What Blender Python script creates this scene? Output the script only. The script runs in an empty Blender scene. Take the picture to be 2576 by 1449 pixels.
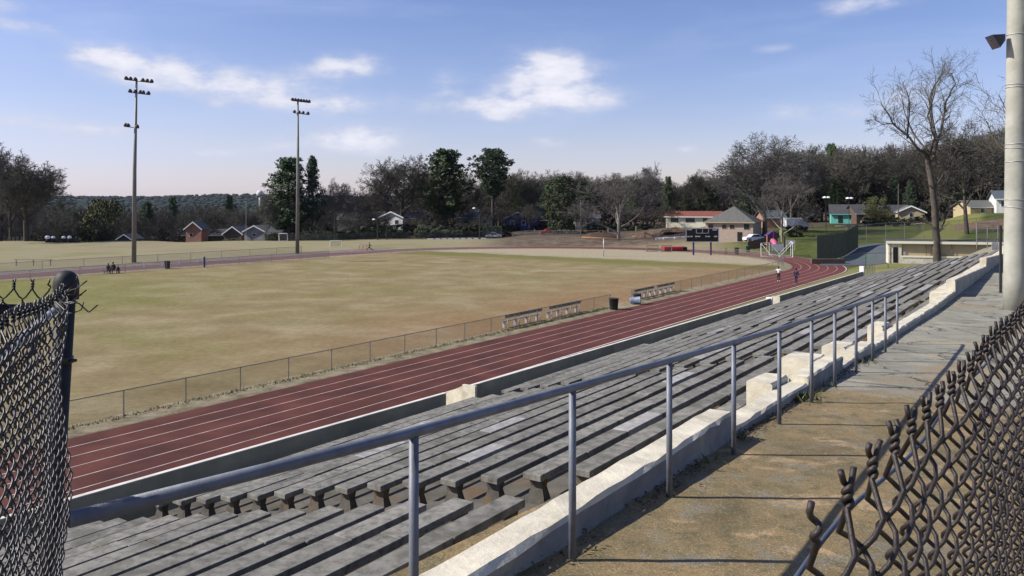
import bpy, math, random
import numpy as np
from mathutils import Vector, Matrix, noise as mnoise

# ------------------------------------------------------------------ basics
CX, HZ, F = 1288.0, 512.0, 2080.0        # picture centre, horizon, focal length (2576 wide)
CAMZ = 9.35
TH = math.atan(1412.0 / F)
S_, C_ = math.sin(TH), math.cos(TH)
scene = bpy.context.scene
COL = scene.collection
R = random.Random(7)

def SD(d, t, z=0.0):                      # stadium frame: d to the field side, t along the straight
    return Vector((-d * C_ + t * S_, d * S_ + t * C_, z))
def toSD(x, y):
    return (-x * C_ + y * S_, x * S_ + y * C_)
def PX(X, dep):                           # world x of picture column X at a depth
    return (X - CX) / F * dep
def ZY(Y, dep):                           # world z of picture row Y at a depth
    return CAMZ - (Y - HZ) / F * dep
def PT(X, Y, dep):
    return Vector((PX(X, dep), dep, ZY(Y, dep)))
def lerp(a, b, f): return a + (b - a) * f
def pw(x, xs, ys):                        # piecewise linear
    return float(np.interp(x, xs, ys))

def tag(o, label=None, cat=None, group=None, kind=None):
    if label: o['label'] = label
    if cat: o['category'] = cat
    if group: o['group'] = group
    if kind: o['kind'] = kind
    return o
def empty(name, loc=(0, 0, 0), rz=0.0, label=None, cat=None, group=None):
    o = bpy.data.objects.new(name, None); COL.objects.link(o)
    o.location = loc; o.rotation_euler = (0, 0, rz); o.empty_display_size = .1
    return tag(o, label, cat, group)
def link(name, mesh, parent=None):
    o = bpy.data.objects.new(name, mesh); COL.objects.link(o)
    if parent is not None: o.parent = parent
    return o
def copy_tree(o, parent=None):
    c = o.copy(); COL.objects.link(c)
    if parent is not None: c.parent = parent
    for ch in list(o.children): copy_tree(ch, c)
    return c

class MB:
    def __init__(s): s.v = []; s.f = []; s.m = []; s.cur = 0
    def face(s, pts):
        n = len(s.v); s.v += [tuple(p) for p in pts]; s.f.append(tuple(range(n, n + len(pts)))); s.m.append(s.cur)
    def add(s, vs, fs):
        n = len(s.v); s.v += [tuple(p) for p in vs]
        for f in fs: s.f.append(tuple(i + n for i in f)); s.m.append(s.cur)
    def box(s, x0, x1, y0, y1, z0, z1):
        vs = [(x, y, z) for z in (z0, z1) for y in (y0, y1) for x in (x0, x1)]
        s.add(vs, [(0, 2, 3, 1), (4, 5, 7, 6), (0, 1, 5, 4), (2, 6, 7, 3), (0, 4, 6, 2), (1, 3, 7, 5)])
        return s
    def bbox(s, x0, x1, y0, y1, z0, z1, b):  # box with chamfered vertical and horizontal edges
        vs = []
        for z, i in ((z0, b), (z0 + b, 0), (z1 - b, 0), (z1, b)):
            X0, X1, Y0, Y1 = x0 + i, x1 - i, y0 + i, y1 - i
            vs += [(X0 + b, Y0, z), (X1 - b, Y0, z), (X1, Y0 + b, z), (X1, Y1 - b, z), (X1 - b, Y1, z), (X0 + b, Y1, z), (X0, Y1 - b, z), (X0, Y0 + b, z)]
        fs = [tuple(range(7, -1, -1)), tuple(range(24, 32))]
        for k in range(3):
            for i in range(8):
                j = (i + 1) % 8; fs.append((k * 8 + i, k * 8 + j, k * 8 + 8 + j, k * 8 + 8 + i))
        s.add(vs, fs); return s
    def tube(s, pts, rad, n=8, cap=True):
        pts = [Vector(p) for p in pts]; N = len(pts)
        if not hasattr(rad, '__len__'): rad = [rad] * N
        vs = []; u = None
        for i, p in enumerate(pts):
            if i == 0: d = pts[1] - p
            elif i == N - 1: d = p - pts[i - 1]
            else: d = pts[i + 1] - pts[i - 1]
            if d.length < 1e-9: d = Vector((0, 0, 1))
            d.normalize()
            if u is None:
                u = d.orthogonal().normalized()
            else:
                u = u - d * u.dot(d)
                u = u.normalized() if u.length > 1e-6 else d.orthogonal().normalized()
            w = d.cross(u)
            for k in range(n):
                a = 2 * math.pi * k / n
                vs.append(p + (u * math.cos(a) + w * math.sin(a)) * rad[i])
        fs = []
        for i in range(N - 1):
            for k in range(n):
                k2 = (k + 1) % n
                fs.append((i * n + k, i * n + k2, (i + 1) * n + k2, (i + 1) * n + k))
        if cap:
            fs.append(tuple(range(n - 1, -1, -1))); fs.append(tuple((N - 1) * n + k for k in range(n)))
        s.add(vs, fs); return s
    def prism(s, poly, a, b):              # poly of 3D points extruded by vector from offset a to b
        n = len(poly); P = [Vector(p) + Vector(a) for p in poly] + [Vector(p) + Vector(b) for p in poly]
        s.add(P, [tuple(range(n - 1, -1, -1)), tuple(range(n, 2 * n))] + [(i, (i + 1) % n, n + (i + 1) % n, n + i) for i in range(n)])
        return s
    def lathe(s, prof, n=16, c=(0, 0, 0)):
        vs = []; fs = []
        for r, z in prof:
            for k in range(n):
                a = 2 * math.pi * k / n; vs.append((c[0] + r * math.cos(a), c[1] + r * math.sin(a), c[2] + z))
        for i in range(len(prof) - 1):
            for k in range(n):
                k2 = (k + 1) % n; fs.append((i * n + k, i * n + k2, (i + 1) * n + k2, (i + 1) * n + k))
        fs.append(tuple(range(n - 1, -1, -1))); fs.append(tuple((len(prof) - 1) * n + k for k in range(n)))
        s.add(vs, fs); return s
    def mesh(s, name, mats, smooth=False):
        me = bpy.data.meshes.new(name)
        me.from_pydata(s.v, [], s.f)
        if not isinstance(mats, (list, tuple)): mats = [mats]
        for m in mats: me.materials.append(m)
        if len(mats) > 1: me.polygons.foreach_set('material_index', s.m)
        if smooth: me.polygons.foreach_set('use_smooth', [True] * len(s.f))
        me.update(); return me
    def build(s, name, mats, parent=None, smooth=False):
        return link(name, s.mesh(name, mats, smooth), parent)

# ------------------------------------------------------------------ materials
def nd(nt, typ, **kw):
    n = nt.nodes.new(typ)
    for k, v in kw.items():
        if k in n.inputs.keys() if isinstance(k, str) else False: n.inputs[k].default_value = v
        else: setattr(n, k, v)
    return n
def base_mat(name, rough=.8, spec=.3):
    m = bpy.data.materials.new(name); m.use_nodes = True
    nt = m.node_tree; b = nt.nodes['Principled BSDF']
    b.inputs['Roughness'].default_value = rough
    b.inputs['Specular IOR Level'].default_value = spec
    return m, nt, b
def c4(c): return (c[0], c[1], c[2], 1.0)
def ramp(nt, fac, stops):
    r = nt.nodes.new('ShaderNodeValToRGB'); e = r.color_ramp.elements
    e[0].position, e[0].color = stops[0][0], c4(stops[0][1]); e[1].position, e[1].color = stops[-1][0], c4(stops[-1][1])
    for p, c in stops[1:-1]:
        x = e.new(p); x.color = c4(c)
    nt.links.new(fac, r.inputs['Fac']); return r.outputs['Color']
def noise(nt, vec, scale, detail=4, rough=.55, dist=0.0):
    n = nt.nodes.new('ShaderNodeTexNoise'); n.inputs['Scale'].default_value = scale
    n.inputs['Detail'].default_value = detail; n.inputs['Roughness'].default_value = rough; n.inputs['Distortion'].default_value = dist
    if vec is not None: nt.links.new(vec, n.inputs['Vector'])
    return n.outputs['Fac']
def coords(nt, kind='Object'):
    return nt.nodes.new('ShaderNodeTexCoord').outputs[kind]
def worldpos(nt): return nt.nodes.new('ShaderNodeNewGeometry').outputs['Position']
def mapping(nt, vec, scale=(1, 1, 1), rot=(0, 0, 0), loc=(0, 0, 0)):
    m = nt.nodes.new('ShaderNodeMapping'); m.inputs['Scale'].default_value = scale; m.inputs['Rotation'].default_value = rot; m.inputs['Location'].default_value = loc
    nt.links.new(vec, m.inputs['Vector']); return m.outputs['Vector']
def mix(nt, fac, a, b, mode='MIX'):
    m = nt.nodes.new('ShaderNodeMix'); m.data_type = 'RGBA'; m.blend_type = mode
    for s, v in ((m.inputs[0], fac), (m.inputs[6], a), (m.inputs[7], b)):
        if hasattr(v, 'is_output') or hasattr(v, 'links'): nt.links.new(v, s)
        elif isinstance(v, (tuple, list)): s.default_value = c4(v)
        else: s.default_value = v
    return m.outputs[2]
def maths(nt, op, a, b=None, c=None, clamp=False):
    m = nt.nodes.new('ShaderNodeMath'); m.operation = op; m.use_clamp = clamp
    for i, v in enumerate((a, b, c)):
        if v is None: continue
        if hasattr(v, 'links'): nt.links.new(v, m.inputs[i])
        else: m.inputs[i].default_value = v
    return m.outputs[0]
def sstep(nt, v, lo, hi):
    m = nt.nodes.new('ShaderNodeMapRange'); m.interpolation_type = 'SMOOTHSTEP'
    m.inputs['From Min'].default_value = lo; m.inputs['From Max'].default_value = hi
    nt.links.new(v, m.inputs['Value']); return m.outputs['Result']
def bump(nt, b, h, strength=.3, dist=.02):
    n = nt.nodes.new('ShaderNodeBump'); n.inputs['Strength'].default_value = strength; n.inputs['Distance'].default_value = dist
    nt.links.new(h, n.inputs['Height']); nt.links.new(n.outputs['Normal'], b.inputs['Normal'])
def simple(name, c, var=.25, scale=3.0, rough=.8, spec=.3, metal=0.0, bmp=0.0, rnd=0.0, kind='Object', detail=5, stain=None):
    m, nt, b = base_mat(name, rough, spec); b.inputs['Metallic'].default_value = metal
    v = coords(nt, kind) if kind != 'World' else worldpos(nt)
    n = noise(nt, v, scale, detail, .6)
    lo = [x * (1 - var) for x in c]; hi = [min(1, x * (1 + var)) for x in c]
    col = ramp(nt, n, [(.3, lo), (.7, hi)])
    if stain:
        n2 = noise(nt, v, scale * .31, 4, .65, .5)
        col = mix(nt, sstep(nt, n2, .5, .68), col, stain)
    if rnd:
        r = nt.nodes.new('ShaderNodeObjectInfo').outputs['Random']
        k = maths(nt, 'MULTIPLY_ADD', r, 2 * rnd, 1 - rnd)
        h = nt.nodes.new('ShaderNodeHueSaturation'); nt.links.new(k, h.inputs['Value']); nt.links.new(col, h.inputs['Color']); col = h.outputs['Color']
    nt.links.new(col, b.inputs['Base Color'])
    if bmp: bump(nt, b, noise(nt, v, scale * 4, 6, .65), bmp, .02)
    return m
M = {}
def mk(k, *a, **kw): M[k] = simple(k, *a, **kw); return M[k]

# concrete of the bench slabs: grey, mottled, lichened, each slab slightly different
def slab_mat(name, base, dark, rnd=.14):
    m, nt, b = base_mat(name, .9, .25)
    v = worldpos(nt)
    n1 = noise(nt, v, 7.0, 8, .68); n2 = noise(nt, v, 1.3, 4, .6, .6); n3 = noise(nt, v, 40, 3, .7)
    col = ramp(nt, n1, [(.32, dark), (.5, base), (.68, [min(1, x * 1.35) for x in base])])
    col = mix(nt, sstep(nt, n2, .5, .66), col, [base[0] * .62, base[1] * .62, base[2] * .58])
    col = mix(nt, sstep(nt, n3, .64, .72), col, [.29, .29, .26])
    r = nt.nodes.new('ShaderNodeObjectInfo').outputs['Random']
    k = maths(nt, 'MULTIPLY_ADD', r, 2 * rnd, 1 - rnd)
    h = nt.nodes.new('ShaderNodeHueSaturation'); nt.links.new(k, h.inputs['Value']); nt.links.new(col, h.inputs['Color'])
    nt.links.new(h.outputs['Color'], b.inputs['Base Color'])
    bump(nt, b, n1, .5, .012); return m
M['slab'] = slab_mat('weathered_slab', (.185, .178, .154), (.085, .082, .072))
M['slab_new'] = slab_mat('pale_slab', (.30, .29, .275), (.23, .225, .21), .06)
mk('tread', (.105, .097, .080), .4, 1.9, .95, bmp=.4, kind='World', stain=(.13, .085, .048))
mk('pedestal', (.085, .078, .066), .35, 5, .95, bmp=.5, kind='World', stain=(.16, .095, .045))
mk('wall_conc', (.31, .295, .205), .18, 1.1, .92, bmp=.3, kind='World', stain=(.23, .22, .15))
mk('render_side', (.20, .20, .195), .25, 2.6, .95, bmp=.6, kind='World', stain=(.30, .285, .25))  # near parapet's walkway face: its shade is put into this grey
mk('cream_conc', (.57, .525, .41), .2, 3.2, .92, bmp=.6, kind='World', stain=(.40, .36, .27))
mk('shaded_cream_side', (.36, .34, .28), .2, 2.6, .95, bmp=.5, kind='World', stain=(.26, .25, .21))  # cream_conc darkened for the shaded walkway face of the farther parapet
mk('white_line', (.62, .58, .52), .2, 2.0, .8, kind='World')
mk('lane_paint', (.40, .31, .29), .35, 1.2, .85, kind='World')
mk('white_paint', (.78, .78, .76), .06, 2.0, .6)
mk('galv', (.30, .33, .40), .14, 5.0, .42, .5, .35)
mk('rail_blue', (.145, .158, .185), .25, 7.0, .55, .5, .25, bmp=.12)
mk('fence_grey', (.20, .20, .19), .2, 4.0, .6, .4, .3)
mk('black_vinyl', (.018, .016, .017), .4, 25.0, .42, .5)
mk('brown_vinyl', (.026, .019, .016), .5, 30.0, .5, .4, bmp=.2)
mk('black_cap', (.024, .023, .022), .35, 14, .62, .3)
mk('blue_wire', (.07, .09, .13), .2, 20, .6, .4, .2)
mk('pole_conc', (.35, .345, .29), .16, 1.8, .85, bmp=.3, kind='World', stain=(.27, .27, .235))
mk('pole_steel', (.20, .19, .17), .2, .6, .6, .4, .3)
mk('pole_wood', (.13, .11, .09), .3, 2, .9)
mk('lamp_dark', (.055, .05, .06), .3, 4, .5)
mk('bark', (.070, .059, .048), .35, 1.2, .95, rnd=.2)
mk('bark_grey', (.115, .103, .088), .35, 1.2, .95, rnd=.12)
mk('bark_pale', (.27, .25, .215), .35, .8, .9, stain=(.18, .15, .12))
mk('twig', (.080, .074, .058), .3, .6, .95, rnd=.25)
mk('twig_grey', (.105, .097, .088), .3, .6, .95, rnd=.15)
mk('twig_pale', (.21, .19, .165), .3, .6, .95)
mk('needle', (.045, .072, .028), .55, .35, .8, rnd=.15)
mk('needle_dark', (.034, .052, .026), .5, .35, .8, rnd=.15)
mk('leaf_olive', (.068, .074, .026), .4, .5, .85)
mk('leaf_ivy', (.042, .056, .024), .5, .5, .8)
mk('shrub', (.045, .055, .028), .5, .6, .9, rnd=.3)
mk('blue_paint', (.030, .030, .17), .2, 1, .5)
mk('purple_paint', (.09, .03, .12), .2, 1, .5)
mk('black_face', (.010, .010, .013), .2, 1, .45)
mk('orange_paint', (.55, .22, .07), .15, 2, .6)
mk('tan_wall', (.40, .33, .20), .1, .8, .9, bmp=.1)
mk('roof_grey', (.115, .115, .105), .2, 2.0, .9)
mk('roof_dark', (.06, .06, .065), .25, 2.0, .9)
mk('roof_red', (.19, .065, .045), .2, 1.5, .9)
mk('roof_blue', (.075, .095, .105), .15, 1.5, .8)
mk('cream_wall', (.70, .68, .50), .06, 1, .85)
mk('teal_wall', (.14, .46, .38), .1, 1, .85)
mk('blue_wall', (.05, .065, .16), .15, 1, .85)
mk('white_wall', (.58, .58, .56), .2, 1, .85)
mk('grey_wall', (.25, .245, .23), .3, 1, .85)
mk('orange_wall', (.33, .17, .11), .25, 1, .9)
mk('brown_wall', (.10, .07, .05), .3, 2, .9)
mk('glass', (.02, .022, .025), .2, 1, .15, .6)
mk('tin', (.45, .45, .46), .15, 2, .5, .5, .4)
mk('red_mat', (.36, .03, .045), .2, 1, .6)
mk('red_car', (.38, .02, .03), .1, 1, .3, .6)
mk('white_car', (.75, .75, .76), .05, 1, .3, .6)
mk('tyre', (.015, .015, .015), .2, 4, .8)
mk('bin_dark', (.03, .032, .034), .3, 3, .6)
mk('bin_blue', (.16, .20, .27), .3, 4, .5)
mk('green_bin', (.02, .09, .05), .3, 3, .6)
mk('screen', (.020, .028, .022), .4, 1.5, .95)
mk('skin', (.16, .085, .055), .1, 6, .6)
mk('cloth_white', (.75, .75, .76), .08, 8, .9)
mk('cloth_black', (.018, .017, .02), .3, 8, .9)
mk('cloth_navy', (.02, .024, .06), .3, 8, .9)
mk('cloth_grey', (.14, .14, .15), .3, 8, .9)
mk('hair', (.012, .010, .009), .2, 10, .7)
mk('bench_wood', (.19, .175, .145), .25, 3, .85)
mk('court', (.085, .095, .11), .15, .3, .95, .1, stain=(.06, .105, .09), kind='World')
mk('pink', (.45, .10, .20), .2, 2, .6)
mk('play_tan', (.40, .26, .16), .2, 2, .7)
mk('yellow_paint', (.55, .50, .12), .2, 2, .6)
def brick_mat(name, c1, c2, mortar, sc=6.0):
    m, nt, b = base_mat(name, .9, .2)
    v = coords(nt)
    br = nt.nodes.new('ShaderNodeTexBrick'); br.inputs['Color1'].default_value = c4(c1); br.inputs['Color2'].default_value = c4(c2)
    br.inputs['Mortar'].default_value = c4(mortar); br.inputs['Scale'].default_value = sc; br.inputs['Mortar Size'].default_value = .02
    cm = nt.nodes.new('ShaderNodeCombineXYZ'); sp = nt.nodes.new('ShaderNodeSeparateXYZ'); nt.links.new(v, sp.inputs[0])
    nt.links.new(maths(nt, 'ADD', sp.outputs[0], sp.outputs[1]), cm.inputs[0]); nt.links.new(sp.outputs[2], cm.inputs[1])
    nt.links.new(cm.outputs[0], br.inputs['Vector'])
    nt.links.new(mix(nt, .35, br.outputs['Color'], ramp(nt, noise(nt, v, 1.0, 4), [(.3, c1), (.7, c2)])), b.inputs['Base Color'])
    return m
M['brick'] = brick_mat('brick_wall', (.33, .24, .18), (.45, .36, .29), (.45, .42, .38), 3.0)

# ---- ground sheet: dry grass, greener lawn to the right, clay, woodland floor
def ground_mat():
    m, nt, b = base_mat('ground_cover', .97, .1)
    p = worldpos(nt)
    sp = nt.nodes.new('ShaderNodeSeparateXYZ'); nt.links.new(p, sp.inputs[0]); x, y = sp.outputs[0], sp.outputs[1]
    n1 = noise(nt, p, .055, 5, .6, .3); n2 = noise(nt, p, .5, 5, .65); n3 = noise(nt, p, 5, 4, .7)
    dry = ramp(nt, n1, [(.35, (.20, .165, .095)), (.5, (.23, .205, .115)), (.68, (.155, .16, .06))])
    dry = mix(nt, maths(nt, 'MULTIPLY', n2, .5), dry, (.30, .26, .17))
    green = ramp(nt, n2, [(.3, (.045, .058, .016)), (.7, (.085, .100, .030))])
    green = mix(nt, sstep(nt, n1, .5, .7), green, (.12, .105, .05))
    wood = ramp(nt, n2, [(.3, (.05, .042, .03)), (.7, (.11, .085, .06))])
    clay = ramp(nt, n2, [(.3, (.065, .052, .040)), (.5, (.115, .085, .062)), (.7, (.17, .15, .11))])
    # masks in world metres
    wob = maths(nt, 'MULTIPLY_ADD', n1, 40.0, -20.0)
    g = sstep(nt, maths(nt, 'ADD', x, maths(nt, 'MULTIPLY', wob, .3)), 36, 52)
    col = mix(nt, g, dry, green)
    yw = maths(nt, 'ADD', y, maths(nt, 'MULTIPLY', wob, .5))
    cl = maths(nt, 'MULTIPLY', sstep(nt, yw, 172, 184), maths(nt, 'MULTIPLY', sstep(nt, x, -12, 2), maths(nt, 'SUBTRACT', 1.0, sstep(nt, x, 42, 56))))
    col = mix(nt, cl, col, clay)
    far = sstep(nt, maths(nt, 'ADD', yw, maths(nt, 'MULTIPLY', x, .0)), 205, 216)
    col = mix(nt, far, col, wood)
    # dirt apron between the far end of the stands and the dugout
    dx = maths(nt, 'SUBTRACT', x, 47.0); dy = maths(nt, 'SUBTRACT', y, 95.0)
    rr = maths(nt, 'SQRT', maths(nt, 'ADD', maths(nt, 'MULTIPLY', dx, dx), maths(nt, 'MULTIPLY', dy, dy)))
    ap = maths(nt, 'SUBTRACT', 1.0, sstep(nt, maths(nt, 'ADD', rr, maths(nt, 'MULTIPLY', wob, .2)), 19, 25))
    col = mix(nt, maths(nt, 'MULTIPLY', ap, .9), col, ramp(nt, n2, [(.3, (.15, .14, .105)), (.7, (.25, .225, .175))]))
    col = mix(nt, maths(nt, 'MULTIPLY', n3, .35), col, (.10, .09, .05), 'MULTIPLY') if False else col
    dd_, tt_ = stad_t(nt)
    yg = maths(nt, 'MULTIPLY', sstep(nt, tt_, 52, 72), maths(nt, 'MULTIPLY', sstep(nt, dd_, 17, 19), maths(nt, 'SUBTRACT', 1.0, sstep(nt, dd_, 26, 27))))
    col = mix(nt, maths(nt, 'MULTIPLY', yg, .75), col, (.19, .185, .06))
    v = nt.nodes.new('ShaderNodeHueSaturation'); nt.links.new(maths(nt, 'MULTIPLY_ADD', n3, .6, .7), v.inputs['Value']); nt.links.new(col, v.inputs['Color'])
    nt.links.new(v.outputs['Color'], b.inputs['Base Color']); bump(nt, b, n3, .5, .05)
    return m
def stad_t(nt):                            # (d, t) from world position
    sp = nt.nodes.new('ShaderNodeSeparateXYZ'); nt.links.new(worldpos(nt), sp.inputs[0]); x, y = sp.outputs[0], sp.outputs[1]
    d = maths(nt, 'MULTIPLY_ADD', x, -C_, maths(nt, 'MULTIPLY', y, S_)); t = maths(nt, 'MULTIPLY_ADD', x, S_, maths(nt, 'MULTIPLY', y, C_))
    return d, t
def field_mat():
    m, nt, b = base_mat('infield_grass', .97, .08)
    p = worldpos(nt); d, t = stad_t(nt)
    n1 = noise(nt, p, .045, 5, .58, .4); n2 = noise(nt, p, .22, 6, .62, .3); n3 = noise(nt, p, 2.2, 6, .7); n4 = noise(nt, p, 14, 4, .75); n5 = noise(nt, mapping(nt, p, loc=(80, 13, 0)), .075, 4, .6, .5)
    col = ramp(nt, n2, [(.30, (.180, .140, .068)), (.5, (.225, .180, .092)), (.70, (.285, .238, .135))])
    col = mix(nt, maths(nt, 'MULTIPLY', sstep(nt, n1, .50, .66), .55), col, ramp(nt, n3, [(.3, (.12, .125, .03)), (.7, (.18, .165, .055))]))
    # a greener corner at the near left, red-brown worn turf along the near touchline
    gl = maths(nt, 'MULTIPLY', maths(nt, 'SUBTRACT', 1.0, sstep(nt, maths(nt, 'MULTIPLY_ADD', n1, 30, t), 50, 92)), sstep(nt, d, 62, 90))
    col = mix(nt, maths(nt, 'MULTIPLY', gl, .8), col, ramp(nt, n3, [(.3, (.115, .135, .028)), (.7, (.175, .18, .05))]))
    rb = maths(nt, 'MULTIPLY', maths(nt, 'SUBTRACT', 1.0, sstep(nt, maths(nt, 'MULTIPLY_ADD', n5, 16, d), 44, 62)), sstep(nt, t, 26, 48))
    col = mix(nt, maths(nt, 'MULTIPLY', rb, .65), col, (.23, .135, .070))
    pale = maths(nt, 'MULTIPLY', sstep(nt, n5, .52, .7), .32)
    col = mix(nt, pale, col, (.34, .29, .185))
    # pale sanded zone behind the goal line
    z = sstep(nt, maths(nt, 'MULTIPLY_ADD', n2, 6, t), 125.5, 131)
    col = mix(nt, z, col, ramp(nt, n3, [(.3, (.27, .23, .15)), (.7, (.37, .32, .225))]))
    gz = maths(nt, 'MULTIPLY', sstep(nt, maths(nt, 'MULTIPLY_ADD', n2, 6, t), 117, 122), maths(nt, 'SUBTRACT', 1.0, sstep(nt, maths(nt, 'MULTIPLY_ADD', n2, 6, t), 126, 129)))
    col = mix(nt, maths(nt, 'MULTIPLY', gz, .7), col, (.125, .13, .035))
    v = nt.nodes.new('ShaderNodeHueSaturation'); nt.links.new(maths(nt, 'MULTIPLY_ADD', n4, .8, maths(nt, 'MULTIPLY_ADD', n3, 1.0, .10)), v.inputs['Value']); nt.links.new(col, v.inputs['Color'])
    nt.links.new(v.outputs['Color'], b.inputs['Base Color']); bump(nt, b, n4, .6, .05); return m
def track_mat():
    m, nt, b = base_mat('track_rubber', .85, .2)
    p = worldpos(nt); d, t = stad_t(nt)
    n1 = noise(nt, p, .35, 6, .6, .3); n2 = noise(nt, p, 9, 4, .7)
    col = ramp(nt, n1, [(.3, (.052, .018, .013)), (.5, (.084, .027, .019)), (.72, (.120, .039, .027))])
    col = mix(nt, maths(nt, 'MULTIPLY', sstep(nt, noise(nt, p, .9, 5, .65), .52, .7), .4), col, (.060, .036, .022))
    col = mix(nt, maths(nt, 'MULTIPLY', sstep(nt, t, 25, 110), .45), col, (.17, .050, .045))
    col = mix(nt, maths(nt, 'MULTIPLY', sstep(nt, d, 95, 108), .75), col, (.135, .085, .085))  # far straight: distance haze at a grazing view painted in as purplish tint
    v = nt.nodes.new('ShaderNodeHueSaturation'); nt.links.new(maths(nt, 'MULTIPLY_ADD', n2, .5, .75), v.inputs['Value']); nt.links.new(col, v.inputs['Color'])
    nt.links.new(v.outputs['Color'], b.inputs['Base Color']); bump(nt, b, n2, .3, .01); return m
def verge_mat():
    m, nt, b = base_mat('verge_dry', .97, .1)
    p = worldpos(nt); n1 = noise(nt, p, 1.1, 6, .65); n3 = noise(nt, p, 9, 5, .7)
    col = ramp(nt, n1, [(.32, (.13, .105, .06)), (.5, (.26, .22, .14)), (.68, (.36, .31, .21))])
    col = mix(nt, sstep(nt, n3, .55, .68), col, (.11, .10, .05))
    nt.links.new(col, b.inputs['Base Color']); bump(nt, b, n3, .6, .04); return m
def walk_mat():
    m, nt, b = base_mat('walkway_concrete', .93, .2)
    p = worldpos(nt); d, t = stad_t(nt)
    n1 = noise(nt, p, .9, 6, .62, .5); n2 = noise(nt, p, 5, 7, .7); n3 = noise(nt, p, 45, 4, .75); n4 = noise(nt, mapping(nt, p, loc=(31, 7, 0)), 1.6, 6, .6, .8)
    ochre = ramp(nt, n1, [(.3, (.125, .095, .046)), (.5, (.195, .148, .074)), (.7, (.29, .195, .088))])
    ochre = mix(nt, sstep(nt, n4, .56, .66), ochre, (.36, .25, .135))
    ochre = mix(nt, maths(nt, 'MULTIPLY', sstep(nt, n2, .48, .62), .55), ochre, (.085, .083, .045))
    ochre = mix(nt, maths(nt, 'MULTIPLY', sstep(nt, noise(nt, mapping(nt, p, loc=(9, 1, 0)), 2.3, 6, .7, .3), .52, .64), .55), ochre, (.19, .18, .14))
    ochre = mix(nt, maths(nt, 'MULTIPLY', sstep(nt, noise(nt, p, 90, 2, .5), .6, .7), .6), ochre, (.36, .33, .27))
    grey = ramp(nt, n1, [(.3, (.18, .172, .135)), (.55, (.26, .25, .20)), (.72, (.34, .31, .235))])
    grey = mix(nt, maths(nt, 'MULTIPLY', sstep(nt, n4, .5, .7), .55), grey, (.13, .13, .10))
    grey = mix(nt, maths(nt, 'MULTIPLY', sstep(nt, noise(nt, mapping(nt, p, loc=(3, 70, 0)), .5, 4), .52, .66), .6), grey, (.27, .20, .11))
    k = sstep(nt, maths(nt, 'MULTIPLY_ADD', n1, 1.2, t), 12.4, 13.2)
    col = mix(nt, k, ochre, grey)
    wv = nt.nodes.new('ShaderNodeVectorMath'); wv.operation = 'ADD'
    nz = nt.nodes.new('ShaderNodeTexNoise'); nz.inputs['Scale'].default_value = 1.5; nz.inputs['Detail'].default_value = 9; nz.inputs['Roughness'].default_value = .7
    nt.links.new(p, nz.inputs['Vector']); nt.links.new(p, wv.inputs[0]); nt.links.new(nz.outputs['Color'], wv.inputs[1])
    vo = nt.nodes.new('ShaderNodeTexVoronoi'); vo.feature = 'DISTANCE_TO_EDGE'; vo.inputs['Scale'].default_value = .62; nt.links.new(wv.outputs[0], vo.inputs['Vector'])
    cr = maths(nt, 'SUBTRACT', 1.0, sstep(nt, vo.outputs['Distance'], .003, .020))
    cr = maths(nt, 'MULTIPLY', maths(nt, 'MULTIPLY', cr, sstep(nt, n4, .38, .56)), maths(nt, 'MULTIPLY_ADD', k, .8, .10))
    col = mix(nt, cr, col, (.045, .042, .035))
    v = nt.nodes.new('ShaderNodeHueSaturation'); nt.links.new(maths(nt, 'MULTIPLY_ADD', n3, 1.7, .18), v.inputs['Value']); nt.links.new(col, v.inputs['Color'])
    nt.links.new(v.outputs['Color'], b.inputs['Base Color'])
    bump(nt, b, maths(nt, 'SUBTRACT', maths(nt, 'ADD', n2, n3), cr), .5, .02); return m
def woods_mat(name, c1, c2):
    m, nt, b = base_mat(name, 1.0, .05)
    p = worldpos(nt); n = noise(nt, p, .02, 6, .7); n2 = noise(nt, p, .25, 3, .7)
    col = ramp(nt, n, [(.35, c1), (.65, c2)])
    v = nt.nodes.new('ShaderNodeHueSaturation'); nt.links.new(maths(nt, 'MULTIPLY_ADD', n2, .9, .55), v.inputs['Value']); nt.links.new(col, v.inputs['Color'])
    nt.links.new(v.outputs['Color'], b.inputs['Base Color']); return m
M['ground'] = ground_mat(); M['field'] = field_mat(); M['track'] = track_mat(); M['verge'] = verge_mat(); M['walk'] = walk_mat()
M['hill'] = woods_mat('hill_woodland', (.028, .038, .036), (.045, .055, .048))

# ------------------------------------------------------------------ camera, sun, sky
cam = bpy.data.cameras.new('camera'); co = bpy.data.objects.new('camera', cam); COL.objects.link(co)
co.location = (0, 0, CAMZ); co.rotation_euler = (math.radians(90), 0, 0)
cam.sensor_width = 36; cam.lens = F / 2576 * 36; cam.shift_y = -(724.5 - HZ) / 2576.0
cam.clip_start = .05; cam.clip_end = 20000
scene.camera = co
SUN_EL = math.radians(38.0); SUN_AZ = math.radians(-94.0)   # azimuth from +Y, clockwise: the sun stands to the left
sd = Vector((math.sin(SUN_AZ) * math.cos(SUN_EL), math.cos(SUN_AZ) * math.cos(SUN_EL), math.sin(SUN_EL)))
sl = bpy.data.lights.new('sun', 'SUN'); sl.energy = 4.9; sl.angle = math.radians(.6); sl.color = (1.0, .945, .86)
so = bpy.data.objects.new('sun', sl); COL.objects.link(so); so.rotation_euler = (-sd).to_track_quat('-Z', 'Y').to_euler(); so.location = (0, 0, 60)
world = bpy.data.worlds.new('World'); scene.world = world; world.use_nodes = True
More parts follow.
